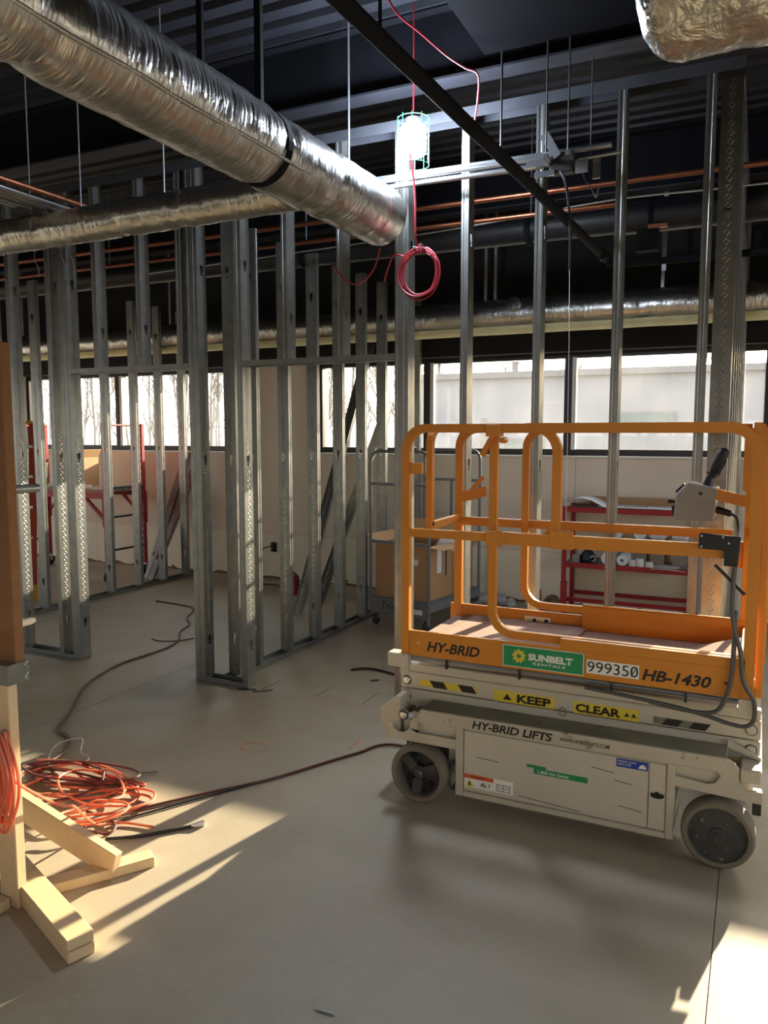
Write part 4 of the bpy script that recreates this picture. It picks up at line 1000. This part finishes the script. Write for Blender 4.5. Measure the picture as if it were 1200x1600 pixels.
# ------------------------------------------------------------------ stock cart with boxes
ct = thing('stock_cart', 'grey two-ended stock cart with swivel casters behind the lift', 'cart', (-2.63, 6.36, 0), R(-9))
CW, CL = .295, .44
def cartM(): return None
def L_(m, name, mt, parent=ct, **k): return m.build(name, mt, parent, local=True, **k)
L_(MB().box((-CW, -CL, .215), (CW, CL, .25)), 'platform', M_cart)
for sy in (-1, 1):
    y = sy * CL
    L_(MB().box((-CW, y - .012, .115), (CW, y + .012, .245)), 'end_board', M_cart)
    r = .09
    pts = [(-CW, y, .12), (-CW, y, 1.50 - r)] + [(-CW + r - r * math.cos(R(15 * i)), y, 1.50 - r + r * math.sin(R(15 * i))) for i in range(1, 7)] + [(CW - r + r * math.sin(R(15 * i)), y, 1.50 - r + r * math.cos(R(15 * i))) for i in range(0, 7)] + [(CW, y, .12)]
    L_(MB().tube(pts, .0135, 10), 'end_frame', M_cart, smooth=True)
    for z in (1.225, .73): L_(MB().box((-CW, y - .008, z - .013), (CW, y + .008, z + .013)), 'cross_bar', M_cart)
    L_(MB().box((-.012, y - .007, .24), (.012, y + .007, 1.22)), 'upright_bar', M_cart)
for sx in (-1, 1):
    L_(MB().box((sx * CW - .015, -CL, .17), (sx * CW + .015, CL, .245)), 'side_rail', M_cart)
for sx in (-1, 1):
    for sy in (-1, 1):
        x, y = sx * (CW - .04), sy * (CL - .03)
        cs = L_(MB().lathe((x + .0, y, .045), (1, 0, 0), [(0, -.014), (.04, -.014), (.045, -.01), (.045, .01), (.04, .014), (0, .014)], 20), 'caster', M_dark, smooth=True)
        L_(MB().box((x - .022, y - .012, .045), (x - .018, y + .02, .115)).box((x + .018, y - .012, .045), (x + .022, y + .02, .115)).box((x - .03, y - .03, .11), (x + .03, y + .03, .118)), 'fork', M_emt, cs)
lettering('marker_writing', 'Triec', ct.matrix_basis @ Vector((-.17, -CL - .0125, .15)), Matrix.Rotation(R(-9), 3, 'Z') @ Vector((1, 0, 0)), (0, 0, 1), .17, .065, M_black_ink, ct)
# (lettering is placed in world space; its parent matrix undoes the cart pose)
tgc = L_(MB().box((.12, -CL - .0145, .145), (.24, -CL - .012, .185)), 'paper_tag', M_paper)
def carton(name, label, loc, rz, w, d, h, flaps, th=.006):
    t = thing(name, label, 'box', loc, rz)
    LL = lambda m, nm, mt, **k: m.build(nm, mt, t, local=True, **k)
    LL(MB().box((-w / 2, -d / 2, 0), (w / 2, -d / 2 + th, h)), 'front_panel', M_card)
    LL(MB().box((-w / 2, d / 2 - th, 0), (w / 2, d / 2, h)), 'back_panel', M_card)
    LL(MB().box((-w / 2, -d / 2 + th, 0), (-w / 2 + th, d / 2 - th, h)), 'side_panel', M_card)
    LL(MB().box((w / 2 - th, -d / 2 + th, 0), (w / 2, d / 2 - th, h)), 'side_panel', M_card)
    LL(MB().box((-w / 2 + th, -d / 2 + th, 0), (w / 2 - th, d / 2 - th, th)), 'bottom_panel', M_card)
    for (ax, s, ang, ln) in flaps:
        a = R(ang)
        if ax == 'x':
            p0 = Vector((s * w / 2, 0, h)); p1 = p0 + Vector((s * math.cos(a) * ln, 0, math.sin(a) * ln)); m = MB().obox(p0, p1, d * .97, .005, up=(-s * math.sin(a), 0, math.cos(a)))
        else:
            p0 = Vector((0, s * d / 2, h)); p1 = p0 + Vector((0, s * math.cos(a) * ln, math.sin(a) * ln)); m = MB().obox(p0, p1, w * .97, .005, up=(0, -s * math.sin(a), math.cos(a)))
        LL(m, 'flap', M_card2)
    return t
c0 = Matrix.Translation((-2.63, 6.36, 0)) @ Matrix.Rotation(R(-9), 4, 'Z')
b1 = carton('cardboard_box', 'large open cardboard box on the front of the stock cart', c0 @ Vector((-.0, -.20, .25)), R(-9), .52, .42, .46, [('x', -1, 35, .12), ('y', 1, 60, .2), ('x', 1, -5, .15)])
MB().box((.2605, -.05, .22), (.2615, .02, .42)).build('shipping_label', M_paper, b1, local=True)
MB().box((.2605, .09, .18), (.2612, .11, .40)).build('print_mark', M_black_ink, b1, local=True)
MB().box((.13, -.2115, .30), (.17, -.2104, .35)).build('sticker', M_paper, b1, local=True)
MB().prism([(0, 0), (.2, -.03), (.23, .04), (.06, .16)], (.16, .10, .44), (.9, .3, -.15), (.1, .2, .9), (.002, -.002, 0)).build('loose_sheet', M_paper, b1, local=True)
b2 = carton('cardboard_box', 'smaller cardboard box at the back of the stock cart', c0 @ Vector((.02, .22, .25)), R(-9), .46, .36, .38, [('x', 1, 40, .12), ('y', -1, 70, .12)])
MB().box((.2305, -.14, .02), (.245, -.06, .17)).build('white_carton', M_paper, b2, local=True)
pb = MB().tube(spline([(-2.62, 6.98, .06), (-2.5, 7.02, .07), (-2.3, 7.12, .06), (-2.15, 7.2, .05)], 5), .06, 9, rad=None).build('plastic_roll', M_plasticbag, smooth=True)
tag(pb, 'grey plastic sheeting rolled up on the floor behind the cart', 'plastic roll')
for i, (x, y, s) in enumerate(((-2.28, 7.28, .07), (-2.1, 7.22, .05), (-1.93, 7.3, .045), (-1.72, 7.28, .09))):
    m = MB(); rnd = random.Random(40 + i); pts = []
    m.lathe((x, y, 0), (0, 0, 1), [(s * 1.1, 0), (s * 1.15, s * .3), (s * .8, s * .9), (s * .3, s * 1.3), (0, s * 1.35)], 9)
    m.v = [tuple(Vector(v) + Vector((rnd.uniform(-1, 1), rnd.uniform(-1, 1), 0)) * s * .25) for v in m.v]
    o = m.build('rubble_lump', M_rubble if i == 3 else M_white); tag(o, ('white gypsum lump on the floor by the wall, nearest the cart', 'small white gypsum lump second from the cart', 'small white gypsum lump third from the cart', 'brown gypsum lump on the floor left of the red shelf')[i], 'rubble')

# ------------------------------------------------------------------ red shelf unit under the windows
sh = thing('shelf_unit', 'low red steel shelf unit against the wall under the windows', 'shelf', (-1.0, 7.17, 0))
SX0, SX1, SY0, SY1 = -1.55, -.46, 7.0, 7.36
for x in (SX0, SX1):
    for y in (SY0, SY1): MB().box((x - .018, y - .018, 0), (x + .018, y + .018, 1.0)).build('post', M_red, sh)
for z, nm in ((.97, 'top_shelf'), (.47, 'middle_shelf')):
    MB().box((SX0, SY0 - .012, z - .02), (SX1, SY0 + .012, z + .025)).build('front_beam', M_red, sh)
    MB().box((SX0, SY1 - .012, z - .02), (SX1, SY1 + .012, z + .025)).build('rear_beam', M_red, sh)
    MB().box((SX0, SY0 + .012, z + .0), (SX1, SY1 - .012, z + .018)).build(nm, M_plank, sh)
MB().box((SX0, SY0 - .012, .14), (SX1, SY0 + .012, .175)).build('front_beam', M_red, sh)
MB().box((SX0, SY1 - .012, .14), (SX1, SY1 + .012, .175)).build('rear_beam', M_red, sh)
def sheet(name, label, x0, x1, y0, y1, z, curl):
    m = MB(); n = 14; vs = []
    for i in range(n + 1):
        t = i / n; x = x0 + (x1 - x0) * t
        for y in (y0, y1): vs.append((x, y, z + curl(t)))
    m.add(vs, [(2 * i, 2 * i + 2, 2 * i + 3, 2 * i + 1) for i in range(n)])
    o = m.build(name, M_paper); o.modifiers.new('solid', 'SOLIDIFY').thickness = .0015
    return tag(o, label, 'paper')
o = sheet('drawing_sheet', 'large white construction drawing lying flat on the red shelf top', -1.28, -.48, 7.01, 7.33, .999, lambda t: .004)
for k in range(7):
    MB().box((-1.05 + .03 * k, 7.10 + .02 * (k % 3), 1.0035), (-1.04 + .03 * k, 7.22, 1.0045)).build('plan_line', M_rubber, o)
for k in range(4): MB().box((-.66, 7.08 + .05 * k, 1.0035), (-.52, 7.085 + .05 * k, 1.0045)).build('plan_line', M_rubber, o)
sheet('drawing_sheet', 'curled white drawing sheet at the left end of the red shelf top', -1.62, -1.15, 7.0, 7.30, 1.004, lambda t: .075 * math.sin(math.pi * min(1, t * 1.15)) * (1.0) + (-.0 if t > .1 else -.0) + (.004 if t < .01 else 0))
MB_ = MB().box((-1.40, 7.34, 1.0), (-.5, 7.375, 1.07)).build('cardboard_strip', M_card); tag(MB_, 'brown cardboard strip standing behind the drawings on the shelf', 'cardboard')
def roll(label, x, y, z, r, l):
    t = thing('paper_roll', label, 'roll', (x, y, z))
    MB().lathe((x, y, z + r), (0, 1, 0), [(.012, 0), (r - .003, 0), (r, .004), (r, l - .004), (r - .003, l), (.012, l)], 24).build('roll', M_paper, t, smooth=True)
    MB().lathe((x, y, z + r), (0, 1, 0), [(.012, 0), (.012, l)], 10).build('core', M_card, t)
ZS = .489
roll('white roll on the middle red shelf, left one of the pair', -1.17, 7.02, ZS, .058, .22)
roll('white roll on the middle red shelf, right one of the pair', -1.045, 7.02, ZS, .05, .22)
t = thing('cone_bag', 'black pointed bag on the middle red shelf', 'bag', (-1.36, 7.12, ZS))
MB().lathe((-1.36, 7.12, ZS), (0, 0, 1), [(0, 0), (.075, 0), (.08, .03), (.05, .09), (.012, .135), (0, .14)], 9).build('bag_body', M_blackpl, t)
MB().tube(spline([(-1.33, 7.045, ZS + .05), (-1.30, 7.05, ZS + .07), (-1.28, 7.05, ZS + .03), (-1.31, 7.04, ZS + .02)], 5), .004, 6).build('bag_strap', M_paper, t)
o = MB().box((-1.48, 7.02, ZS), (-1.42, 7.10, ZS + .075)).build('small_box', M_greybox, bevel=.003); tag(o, 'small grey box at the left end of the middle red shelf', 'box')
for i, (x, r, h) in enumerate(((-.96, .035, .06), (-.90, .04, .075), (-.82, .035, .05))):
    t = thing('fitting', ('white plastic fitting on the middle shelf, nearest the rolls', 'tallest white plastic fitting on the middle shelf', 'white plastic fitting on the middle shelf, farthest from the rolls')[i], 'fitting', (x, 7.06, ZS))
    MB().lathe((x, 7.06, ZS), (0, 0, 1), [(0, 0), (r, 0), (r, h * .6), (r * .8, h * .65), (r * .8, h), (0, h)], 14).build('fitting_body', M_white_ink, t, smooth=True)
    MB().lathe((x, 7.06, ZS + h), (0, 0, 1), [(r * .55, -.004), (r * .55, .001), (0, .001)], 12).build('opening', M_rubber, t)
sheet('loose_paper', 'loose white papers hanging over the front of the middle red shelf', -.80, -.52, 6.96, 7.2, .488, lambda t: .006 * math.sin(4 * t))
for i, (x, r) in enumerate(((-1.13, .05), (-.93, .055), (-.78, .055), (-.59, .05))):
    t = thing('bucket_lid_stack' if i < 2 else 'plastic_jug', ('stack of round white lids on a carton under the shelf top, left one', 'stack of round white lids under the shelf top, right one', 'white plastic jug lying under the shelf top, left one', 'white plastic jug lying under the shelf top, right one')[i], 'lid' if i < 2 else 'jug', (x, 7.29, ZS))
    zb = .70
    MB().box((x - .06, 7.25, ZS), (x + .06, 7.34, zb)).build('carton', M_plank, t)
    if i < 2:
        MB().lathe((x, 7.26, zb + r), (0, 1, 0), [(0, .0), (r * .3, .0), (r * .35, .008), (r * .8, .008), (r, 0), (r, .05), (0, .05)], 20).build('lid', M_paper, t)
    else:
        MB().lathe((x - .07, 7.29, zb + r), (1, 0, 0), [(0, 0), (r * .6, .0), (r, .03), (r, .12), (r * .4, .15), (r * .4, .17), (0, .17)], 16).build('jug', M_paper, t, smooth=True)
for i, x in enumerate((-1.52, -1.75)):
    o = MB().box((x - .025, 6.86, 0), (x + .025, 6.90, .34 - .1 * i)).build('red_post_stub', M_red); tag(o, ('short red steel post stub beside the left foot of the shelf', 'shorter red steel post stub left of the shelf')[i], 'post')

# ------------------------------------------------------------------ rolling scaffold, ladder, leaning studs in the left room
sc = thing('rolling_scaffold', 'red rolling scaffold with a plank deck under the left windows', 'scaffold', (-7.25, 6.68, 0))
AX = (-6.46, -8.02); AY = (6.40, 6.98)
for x in AX:
    for y in AY:
        w_ = MB().lathe((x, y, .062), (1, 0, 0), [(0, -.02), (.05, -.02), (.062, -.012), (.062, .012), (.05, .02), (0, .02)], 18).build('caster', M_dark, sc, smooth=True)
        MB().box((x - .028, y - .015, .06), (x + .028, y + .015, .14)).build('fork', M_emt, w_)
        pst = MB().box((x - .022, y - .022, .14), (x + .022, y + .022, 1.76)).build('post', M_red, sc, bevel=.002)
        for k in range(20):
            MB().lathe((x, y - .0225, .24 + .075 * k), (0, -1, 0), [(.009, 0), (.009, .001), (0, .001)], 8).build('adjustment_hole', M_white, pst)
    for z in (.35, .72, 1.05, 1.74): MB().cyl((x, AY[0], z), (x, AY[1], z), .012, 8).build('rung', M_dark if z < 1.5 else M_red, sc)
for y in AY:
    MB().box((AX[1], y - .018, .93), (AX[0], y + .018, 1.0)).build('side_beam', M_red, sc)
    for x, s in ((AX[0], -1), (AX[1], 1)):
        MB().obox((x, y, .68), (x + s * .3, y, .93), .03, .03, up=(0, 1, 0)).build('brace', M_red, sc)
        MB().box((x - .03, y - .03, .62), (x + .03, y + .03, .98)).build('sliding_sleeve', M_red, sc)
MB().box((AX[1] + .02, AY[0] - .02, 1.0), (AX[0] - .02, AY[0] + .27, 1.035)).build('plank', M_plank, sc)
MB().box((AX[1] + .02, AY[0] + .29, 1.0), (AX[0] - .02, AY[1] + .02, 1.035)).build('plank', M_plank, sc)
carton('cardboard_box', 'brown cardboard box standing on the scaffold deck', (-7.2, 6.72, 1.036), R(5), .34, .3, .34, [('y', -1, 20, .1), ('x', 1, 60, .1)])
o = MB().box((-6.90, 6.45, 1.036), (-6.78, 6.52, 1.07)).build('white_block', M_white_ink, bevel=.004); tag(o, 'small white block lying on the scaffold deck', 'block')
t = thing('paint_bucket', 'white bucket with a green band on the scaffold deck', 'bucket', (-7.62, 6.5, 1.036))
MB().lathe((-7.62, 6.5, 1.036), (0, 0, 1), [(0, 0), (.10, 0), (.115, .25), (.12, .25), (.12, .27), (0, .27)], 20).build('bucket_body', M_white_ink, t, smooth=True)
MB().lathe((-7.62, 6.5, 1.036), (0, 0, 1), [(.103, .01), (.110, .012), (.114, .10), (.106, .10)], 20).build('band', M_green, t, smooth=True)
la = thing('step_ladder', 'red fibreglass step ladder with yellow feet at the left edge', 'ladder', (-6.5, 5.3, 0))
for s in (0, 1):
    fx, fy = (-6.42, 5.36) if s == 0 else (-6.80, 4.98)
    tx, ty = (-6.62, 5.62) if s == 0 else (-6.88, 5.36)
    MB().obox((fx, fy, .10), (tx, ty, 1.75), .03, .075, up=(1, 1, 0)).build('rail', M_ladder, la)
    MB().obox((fx + .005, fy - .006, 0), (fx, fy, .16), .04, .085, up=(1, 1, 0)).build('foot', M_yelfoot, la)
    bx_, by_ = fx - .55, fy + .62
    MB().obox((bx_, by_, 0), (tx - .03, ty + .03, 1.70), .025, .05, up=(1, 1, 0)).build('rear_rail', M_ladder, la)
for k in range(5):
    z = .32 + .3 * k; f = z / 1.75
    MB().obox((-6.42 - .2 * f, 5.36 + .26 * f, z), (-6.80 - .08 * f, 4.98 + .38 * f, z), .07, .025, up=(0, 0, 1)).build('step', M_alum, la)
MB().obox((-6.60, 5.64, 1.76), (-6.90, 5.34, 1.76), .13, .03, up=(0, 0, 1)).build('ladder_top', M_yelfoot, la)
def leaning(label, p0, p1, web=.092):
    p0, p1 = Vector(p0), Vector(p1); d = p1 - p0; h = d.length
    o = bpy.data.objects.new('leaning_stud', stud_mesh(round(h, 2))); col.objects.link(o)
    z = d.normalized(); x = Vector((0, -1, 0)); x = (x - z * x.dot(z)).normalized(); y = z.cross(x)
    M = Matrix((x, y, z)).transposed().to_4x4(); M.translation = p0; o.matrix_world = M
    tag(o, label, 'metal stud', 'loose studs leaning on the wall')
leaning('long steel stud leaning against the window wall right of the pillar', (-3.80, 5.98, .012), (-3.70, 7.30, 2.62))
leaning('shorter steel stud leaning beside the long one', (-3.70, 6.12, .012), (-3.60, 7.33, 1.75))
leaning('steel stud leaning against the wall in the far left room, longer one', (-6.28, 6.76, .012), (-6.16, 7.36, 1.44))
leaning('steel stud leaning against the wall in the far left room, shorter one', (-6.20, 6.70, .012), (-6.05, 7.33, 1.22))
o = thing('red_tool', 'small red power tool on the floor by the pillar', 'tool', (-4.25, 6.75, 0))
MB().lathe((-4.25, 6.75, 0), (0, 0, 1), [(0, 0), (.05, 0), (.055, .05), (.04, .16), (.02, .2), (0, .2)], 12).build('tool_body', M_red, o, smooth=True)
MB().tube([(-4.25, 6.70, .2), (-4.22, 6.68, .24), (-4.18, 6.70, .2), (-4.2, 6.72, .1)], .01, 6).build('handle', M_blackpl, o)
o = thing('wall_outlet', 'black wall outlet with plugs on the pillar', 'outlet', (-4.93, 7.397, .36))
MB().box((-4.965, 7.385, .31), (-4.895, 7.3995, .42)).build('cover_plate', M_blackpl, o)
for z in (.335, .385): MB().box((-4.945, 7.35, z - .015), (-4.915, 7.386, z + .015)).build('plug', M_blackpl, o)
pipe('power_cord', 'black power cord drooping from the pillar outlet to the floor', spline([(-4.93, 7.36, .385), (-5.02, 7.28, .34), (-5.06, 7.22, .2), (-5.1, 7.12, .03), (-5.0, 7.0, .009), (-4.7, 7.05, .009), (-4.4, 6.95, .009)], 6), .006, M_blkcord, 'cord', seg=6)
# ------------------------------------------------------------------ timber rack at the left edge
rk = thing('timber_rack', 'pine lumber rack with braced feet at the left edge', 'rack', (-2.33, 1.8, 0))
MB().box((-2.345, 1.765, .0), (-2.256, 1.803, .86)).build('post', M_wood, rk, bevel=.003)
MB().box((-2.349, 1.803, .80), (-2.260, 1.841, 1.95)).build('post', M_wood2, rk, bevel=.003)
MB().box((-2.352, 1.760, .80), (-2.248, 1.846, .87)).build('steel_band', M_galv, rk)
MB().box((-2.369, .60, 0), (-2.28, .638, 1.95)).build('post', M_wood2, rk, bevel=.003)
for z in (.90, 1.385): MB().box((-2.75, 1.805, z), (-2.369, 1.843, z + .038)).build('peg', M_wood, rk, bevel=.002)
for z in (.90, 1.385): MB().box((-2.75, .60, z), (-2.369, .638, z + .038)).build('peg', M_wood, rk, bevel=.002)
MB().obox((-2.09, 2.06, .048), (-3.0, 2.06, .29), .038, .105, up=(0, 0, 1)).build('brace', M_wood, rk, bevel=.003)
MB().obox((-2.045, 2.20, .019), (-2.27, 1.86, .019), .072, .038).build('foot_board', M_wood, rk, bevel=.003)
A, B = Vector((-1.859, 1.672, 0)), Vector((-2.46, 1.905, 0))
MB().obox(A + Vector((0, 0, .019)), B + Vector((0, 0, .019)), .086, .037).build('foot_block', M_wood, rk, bevel=.002)
MB().obox(A + Vector((-.004, .002, .057)), B + Vector((-.03, .01, .057)), .086, .037).build('foot_block', M_wood, rk, bevel=.002)
MB().box((-3.2, 1.70, 0), (-2.29, 1.76, .038)).build('sill_board', M_wood, rk, bevel=.002)
MB().box((-3.2, .62, 0), (-2.38, .70, .038)).build('sill_board', M_wood, rk, bevel=.002)
for i, (x, z, y1) in enumerate(((-2.42, .955, 2.02), (-2.447, .957, 1.99), (-2.434, .979, 1.97))):
    o = MB().tube([(x, .45 + .05 * i, z), (x, y1 - .015, z), (x, y1, z)], .0135, 14, rad=[.0135, .0135, .010]).build('white_tube', M_tube, smooth=True)
    tag(o, ('white tube on the timber rack, longest and nearest the post', 'white tube on the timber rack, lower one farther from the post', 'white tube on the timber rack, lying on top of the other two')[i], 'tube', 'white tubes on the rack')
o = MB().tube([(-2.50, .4, 1.441), (-2.50, 2.13, 1.441)], .017, 14).build('metal_pipe', M_alum, smooth=True); tag(o, 'bare grey metal pipe resting on the upper rack pegs', 'pipe')
# ------------------------------------------------------------------ cords
def cable(name, label, pts, r, m, n=7, seg=6, group=None):
    o = MB().tube(spline(pts, n), r, seg).build(name, m, smooth=True); return tag(o, label, 'cord', group)
rnd = random.Random(11)
hc = thing('cord_bundle', 'bundle of orange extension cord hung on the timber rack post', 'cord', (-2.262, 1.74, .62))
for k in range(13):
    rx = .028 + .004 * k + rnd.uniform(-.006, .006); rz = .135 + rnd.uniform(-.03, .035); yo = 1.752 - .0065 * (k % 6) - .01 * rnd.random(); cx = -2.262 + rnd.uniform(-.02, .02)
    pts = [(cx + rx * math.cos(R(90 + 20 * j)) + .006 * math.sin(R(60 * j)), yo - .018 * abs(math.cos(R(90 + 20 * j))), .64 - rz + rz * math.sin(R(90 + 20 * j))) for j in range(18)]
    MB().tube(spline(pts, 3, True), .0055, 6, closed=True).build('cord_loop', M_orcord, hc, smooth=True)
MB().box((-2.285, 1.70, .632), (-2.265, 1.765, .645)).build('hook', M_rod, hc)
cable('extension_cord', 'orange cord running from the hung bundle down to the floor pile', [(-2.25, 1.72, .60), (-2.21, 1.73, .50), (-2.225, 1.85, .38), (-2.27, 1.98, .28), (-2.32, 2.08, .22), (-2.38, 2.2, .10), (-2.42, 2.3, .02), (-2.36, 2.37, .01), (-2.22, 2.40, .008)], .0055, M_orcord)
pile = thing('cord_pile', 'loose tangle of orange and dark extension cords on the floor', 'cord', (-2.75, 2.48, 0))
loops = [(-2.75, 2.47, .30, .17, 20), (-2.63, 2.40, .30, .12, 35), (-2.85, 2.55, .27, .17, 10), (-2.55, 2.42, .24, .14, 50), (-2.9, 2.5, .22, .2, 0), (-2.7, 2.52, .22, .12, -20), (-2.48, 2.33, .14, .09, 60), (-2.85, 2.6, .3, .1, 15)]
for k, (x, y, a, b, rt) in enumerate(loops):
    pts = []
    for j in range(14):
        t_ = R(360 / 14 * j); aa = a * (1 + .15 * noise.noise(Vector((j, k, 0)))); bb = b * (1 + .15 * noise.noise(Vector((j, k, 5))))
        u_, v_ = aa * math.cos(t_), bb * math.sin(t_); c_, s_ = math.cos(R(rt)), math.sin(R(rt))
        pts.append((x + u_ * c_ - v_ * s_, y + u_ * s_ + v_ * c_, .008 + .045 * max(0, noise.noise(Vector((j * .7, k * 3.1, 2)))) + .006 * k))
    MB().tube(spline(pts, 5, True), .0055, 6, closed=True).build('cord_loop', (M_orcord, M_orcord, M_orcord, M_orcord, M_brcord, M_orcord, M_orcord, M_brcord)[k], pile, smooth=True)
for k in range(7):
    y = 2.50 + .028 * k
    pts = [(-3.05 - .03 * k, y + rnd.uniform(-.03, .03), .008), (-2.95, y + rnd.uniform(-.04, .04), .012 + .006 * k), (-2.80, y + .02, .01 + .008 * (k % 3)), (-2.68 + .02 * k, y + .05 + rnd.uniform(-.03, .03), .008), (-2.60 + .01 * k, y + .01, .008)]
    MB().tube(spline(pts, 6), .0055, 6).build('cord_strand', (M_orcord, M_brcord, M_redcord)[k % 3], pile, smooth=True)
pts = [(-2.42 + .07 * math.cos(R(36 * j)), 2.30 + .05 * math.sin(R(36 * j)), .009 + .004 * (j % 3)) for j in range(10)]
MB().tube(spline(pts, 4, True), .0055, 6, closed=True).build('cord_loop', M_brcord, pile, smooth=True)
cable('extension_cord', 'dark red cord winding across the floor through the left doorway', [(-5.3, 5.86, .007), (-4.85, 5.80, .007), (-4.69, 5.68, .007), (-4.55, 5.42, .007), (-4.38, 5.25, .007), (-4.30, 5.05, .007), (-4.24, 4.95, .007), (-4.12, 4.80, .007), (-4.05, 4.60, .007), (-4.05, 4.36, .007), (-4.06, 4.1, .007), (-3.98, 3.80, .007), (-3.86, 3.56, .007), (-3.60, 3.22, .007), (-3.47, 3.02, .007), (-3.34, 2.97, .007), (-3.26, 2.91, .007), (-3.18, 2.80, .007), (-3.14, 2.66, .007), (-3.05, 2.60, .02), (-2.95, 2.55, .03)], .0075, M_brcord)
cable('extension_cord', 'dark cord running from under the lift to the cord pile', [(-1.35, 3.62, .008), (-1.70, 3.62, .008), (-1.80, 3.45, .008), (-1.88, 3.30, .008), (-2.01, 3.04, .008), (-2.1, 2.9, .008), (-2.21, 2.76, .008), (-2.32, 2.60, .008), (-2.42, 2.46, .008), (-2.50, 2.38, .012), (-2.56, 2.36, .02)], .0065, M_brcord)
cable('extension_cord', 'second dark cord lying beside it, ending at a plug', [(-2.06, 2.96, .007), (-2.18, 2.76, .007), (-2.28, 2.58, .007), (-2.36, 2.44, .007), (-2.40, 2.34, .007)], .005, M_blkcord)
t = thing('cord_plug', 'dark cord with a pale plug lying in the sunlight', 'cord', (-2.1, 2.45, 0))
MB().tube(spline([(-2.06, 2.50, .008), (-2.13, 2.42, .008), (-2.22, 2.32, .008), (-2.33, 2.24, .008)], 6), .007, 6).build('cord', M_blkcord, t, smooth=True)
MB().tube([(-2.085, 2.475, .010), (-2.05, 2.515, .012)], .014, 8, rad=[.009, .015]).build('plug', M_sill, t, smooth=True)
cable('tie_wire', 'thin curly white wire on the floor by the rack post', [(-3.2, 2.72, .004), (-3.25, 2.82, .03), (-3.16, 2.90, .05), (-3.08, 2.82, .02), (-3.0, 2.80, .01), (-3.0, 2.70, .006), (-3.1, 2.64, .004)], .002, M_paper)
cable('cord_end', 'short piece of dark cord on the floor left of the lift', [(-2.507, 4.695, .007), (-2.44, 4.76, .009), (-2.36, 4.78, .007), (-2.26, 4.76, .007), (-2.17, 4.73, .007)], .007, M_blkcord)
cable('cord_end', 'thin dark wire on the floor inside the left doorway', [(-4.35, 4.75, .005), (-4.25, 4.72, .005), (-4.12, 4.78, .005), (-4.05, 4.90, .005)], .004, M_brcord)
# small debris
for i, (a, b, r) in enumerate((((-1.08, 1.80), (-1.02, 1.803), .003), ((-2.98, 4.03), (-2.86, 4.06), .004), ((-2.86, 4.02), (-2.76, 4.10), .003), ((-2.66, 2.78), (-2.58, 2.83), .002), ((-2.28, 4.55), (-2.23, 4.58), .004))):
    o = MB().obox((a[0], a[1], .004), (b[0], b[1], .006), r * 2, r * 1.4).build('debris_scrap', M_dark if i else M_emt)
    tag(o, ('tiny shiny metal shaving on the floor at the bottom edge', 'dark scrap of wire by the foot of the corner stud', 'dark thin scrap right of the corner stud foot', 'dark twig-like scrap in the sunlight by the cords', 'small dark chip on the floor left of the lift')[i], 'debris')
# faint spray-paint layout marks on the slab
M_mark = mat('faded_orange_marking', (196, 148, 122), .8, var=.15, scale=20)
ring = [(-2.34 + .075 * math.cos(R(15 * k)), 3.295 + .06 * math.sin(R(15 * k)), .0006) for k in range(4, 25)]
o = MB().planar(ring, (0, 0, 1), .016, .0008).build('paint_ring', M_mark); tag(o, 'faded orange spray-paint ring on the floor by the doorway', 'paint mark')
o = MB().obox((-1.876, 3.63, .0005), (-1.878, 3.50, .0005), .02, .0008).build('paint_dash', M_mark); tag(o, 'faded orange spray-paint dash on the floor near the lift wheel', 'paint mark')
for i, (x, ya, yb) in enumerate(((-2.455, 4.12, 4.34), (-2.126, 4.12, 4.36), (-2.83, 4.09, 4.31))):
    o = MB().obox((x, ya, .0003), (x, yb, .0003), .004, .0006).build('floor_crack', M_dark); tag(o, ('short dark saw mark on the floor, middle one of the three beyond the doorway', 'short dark saw mark on the floor nearest the lift', 'short dark saw mark on the floor nearest the corner stud')[i], 'floor mark')
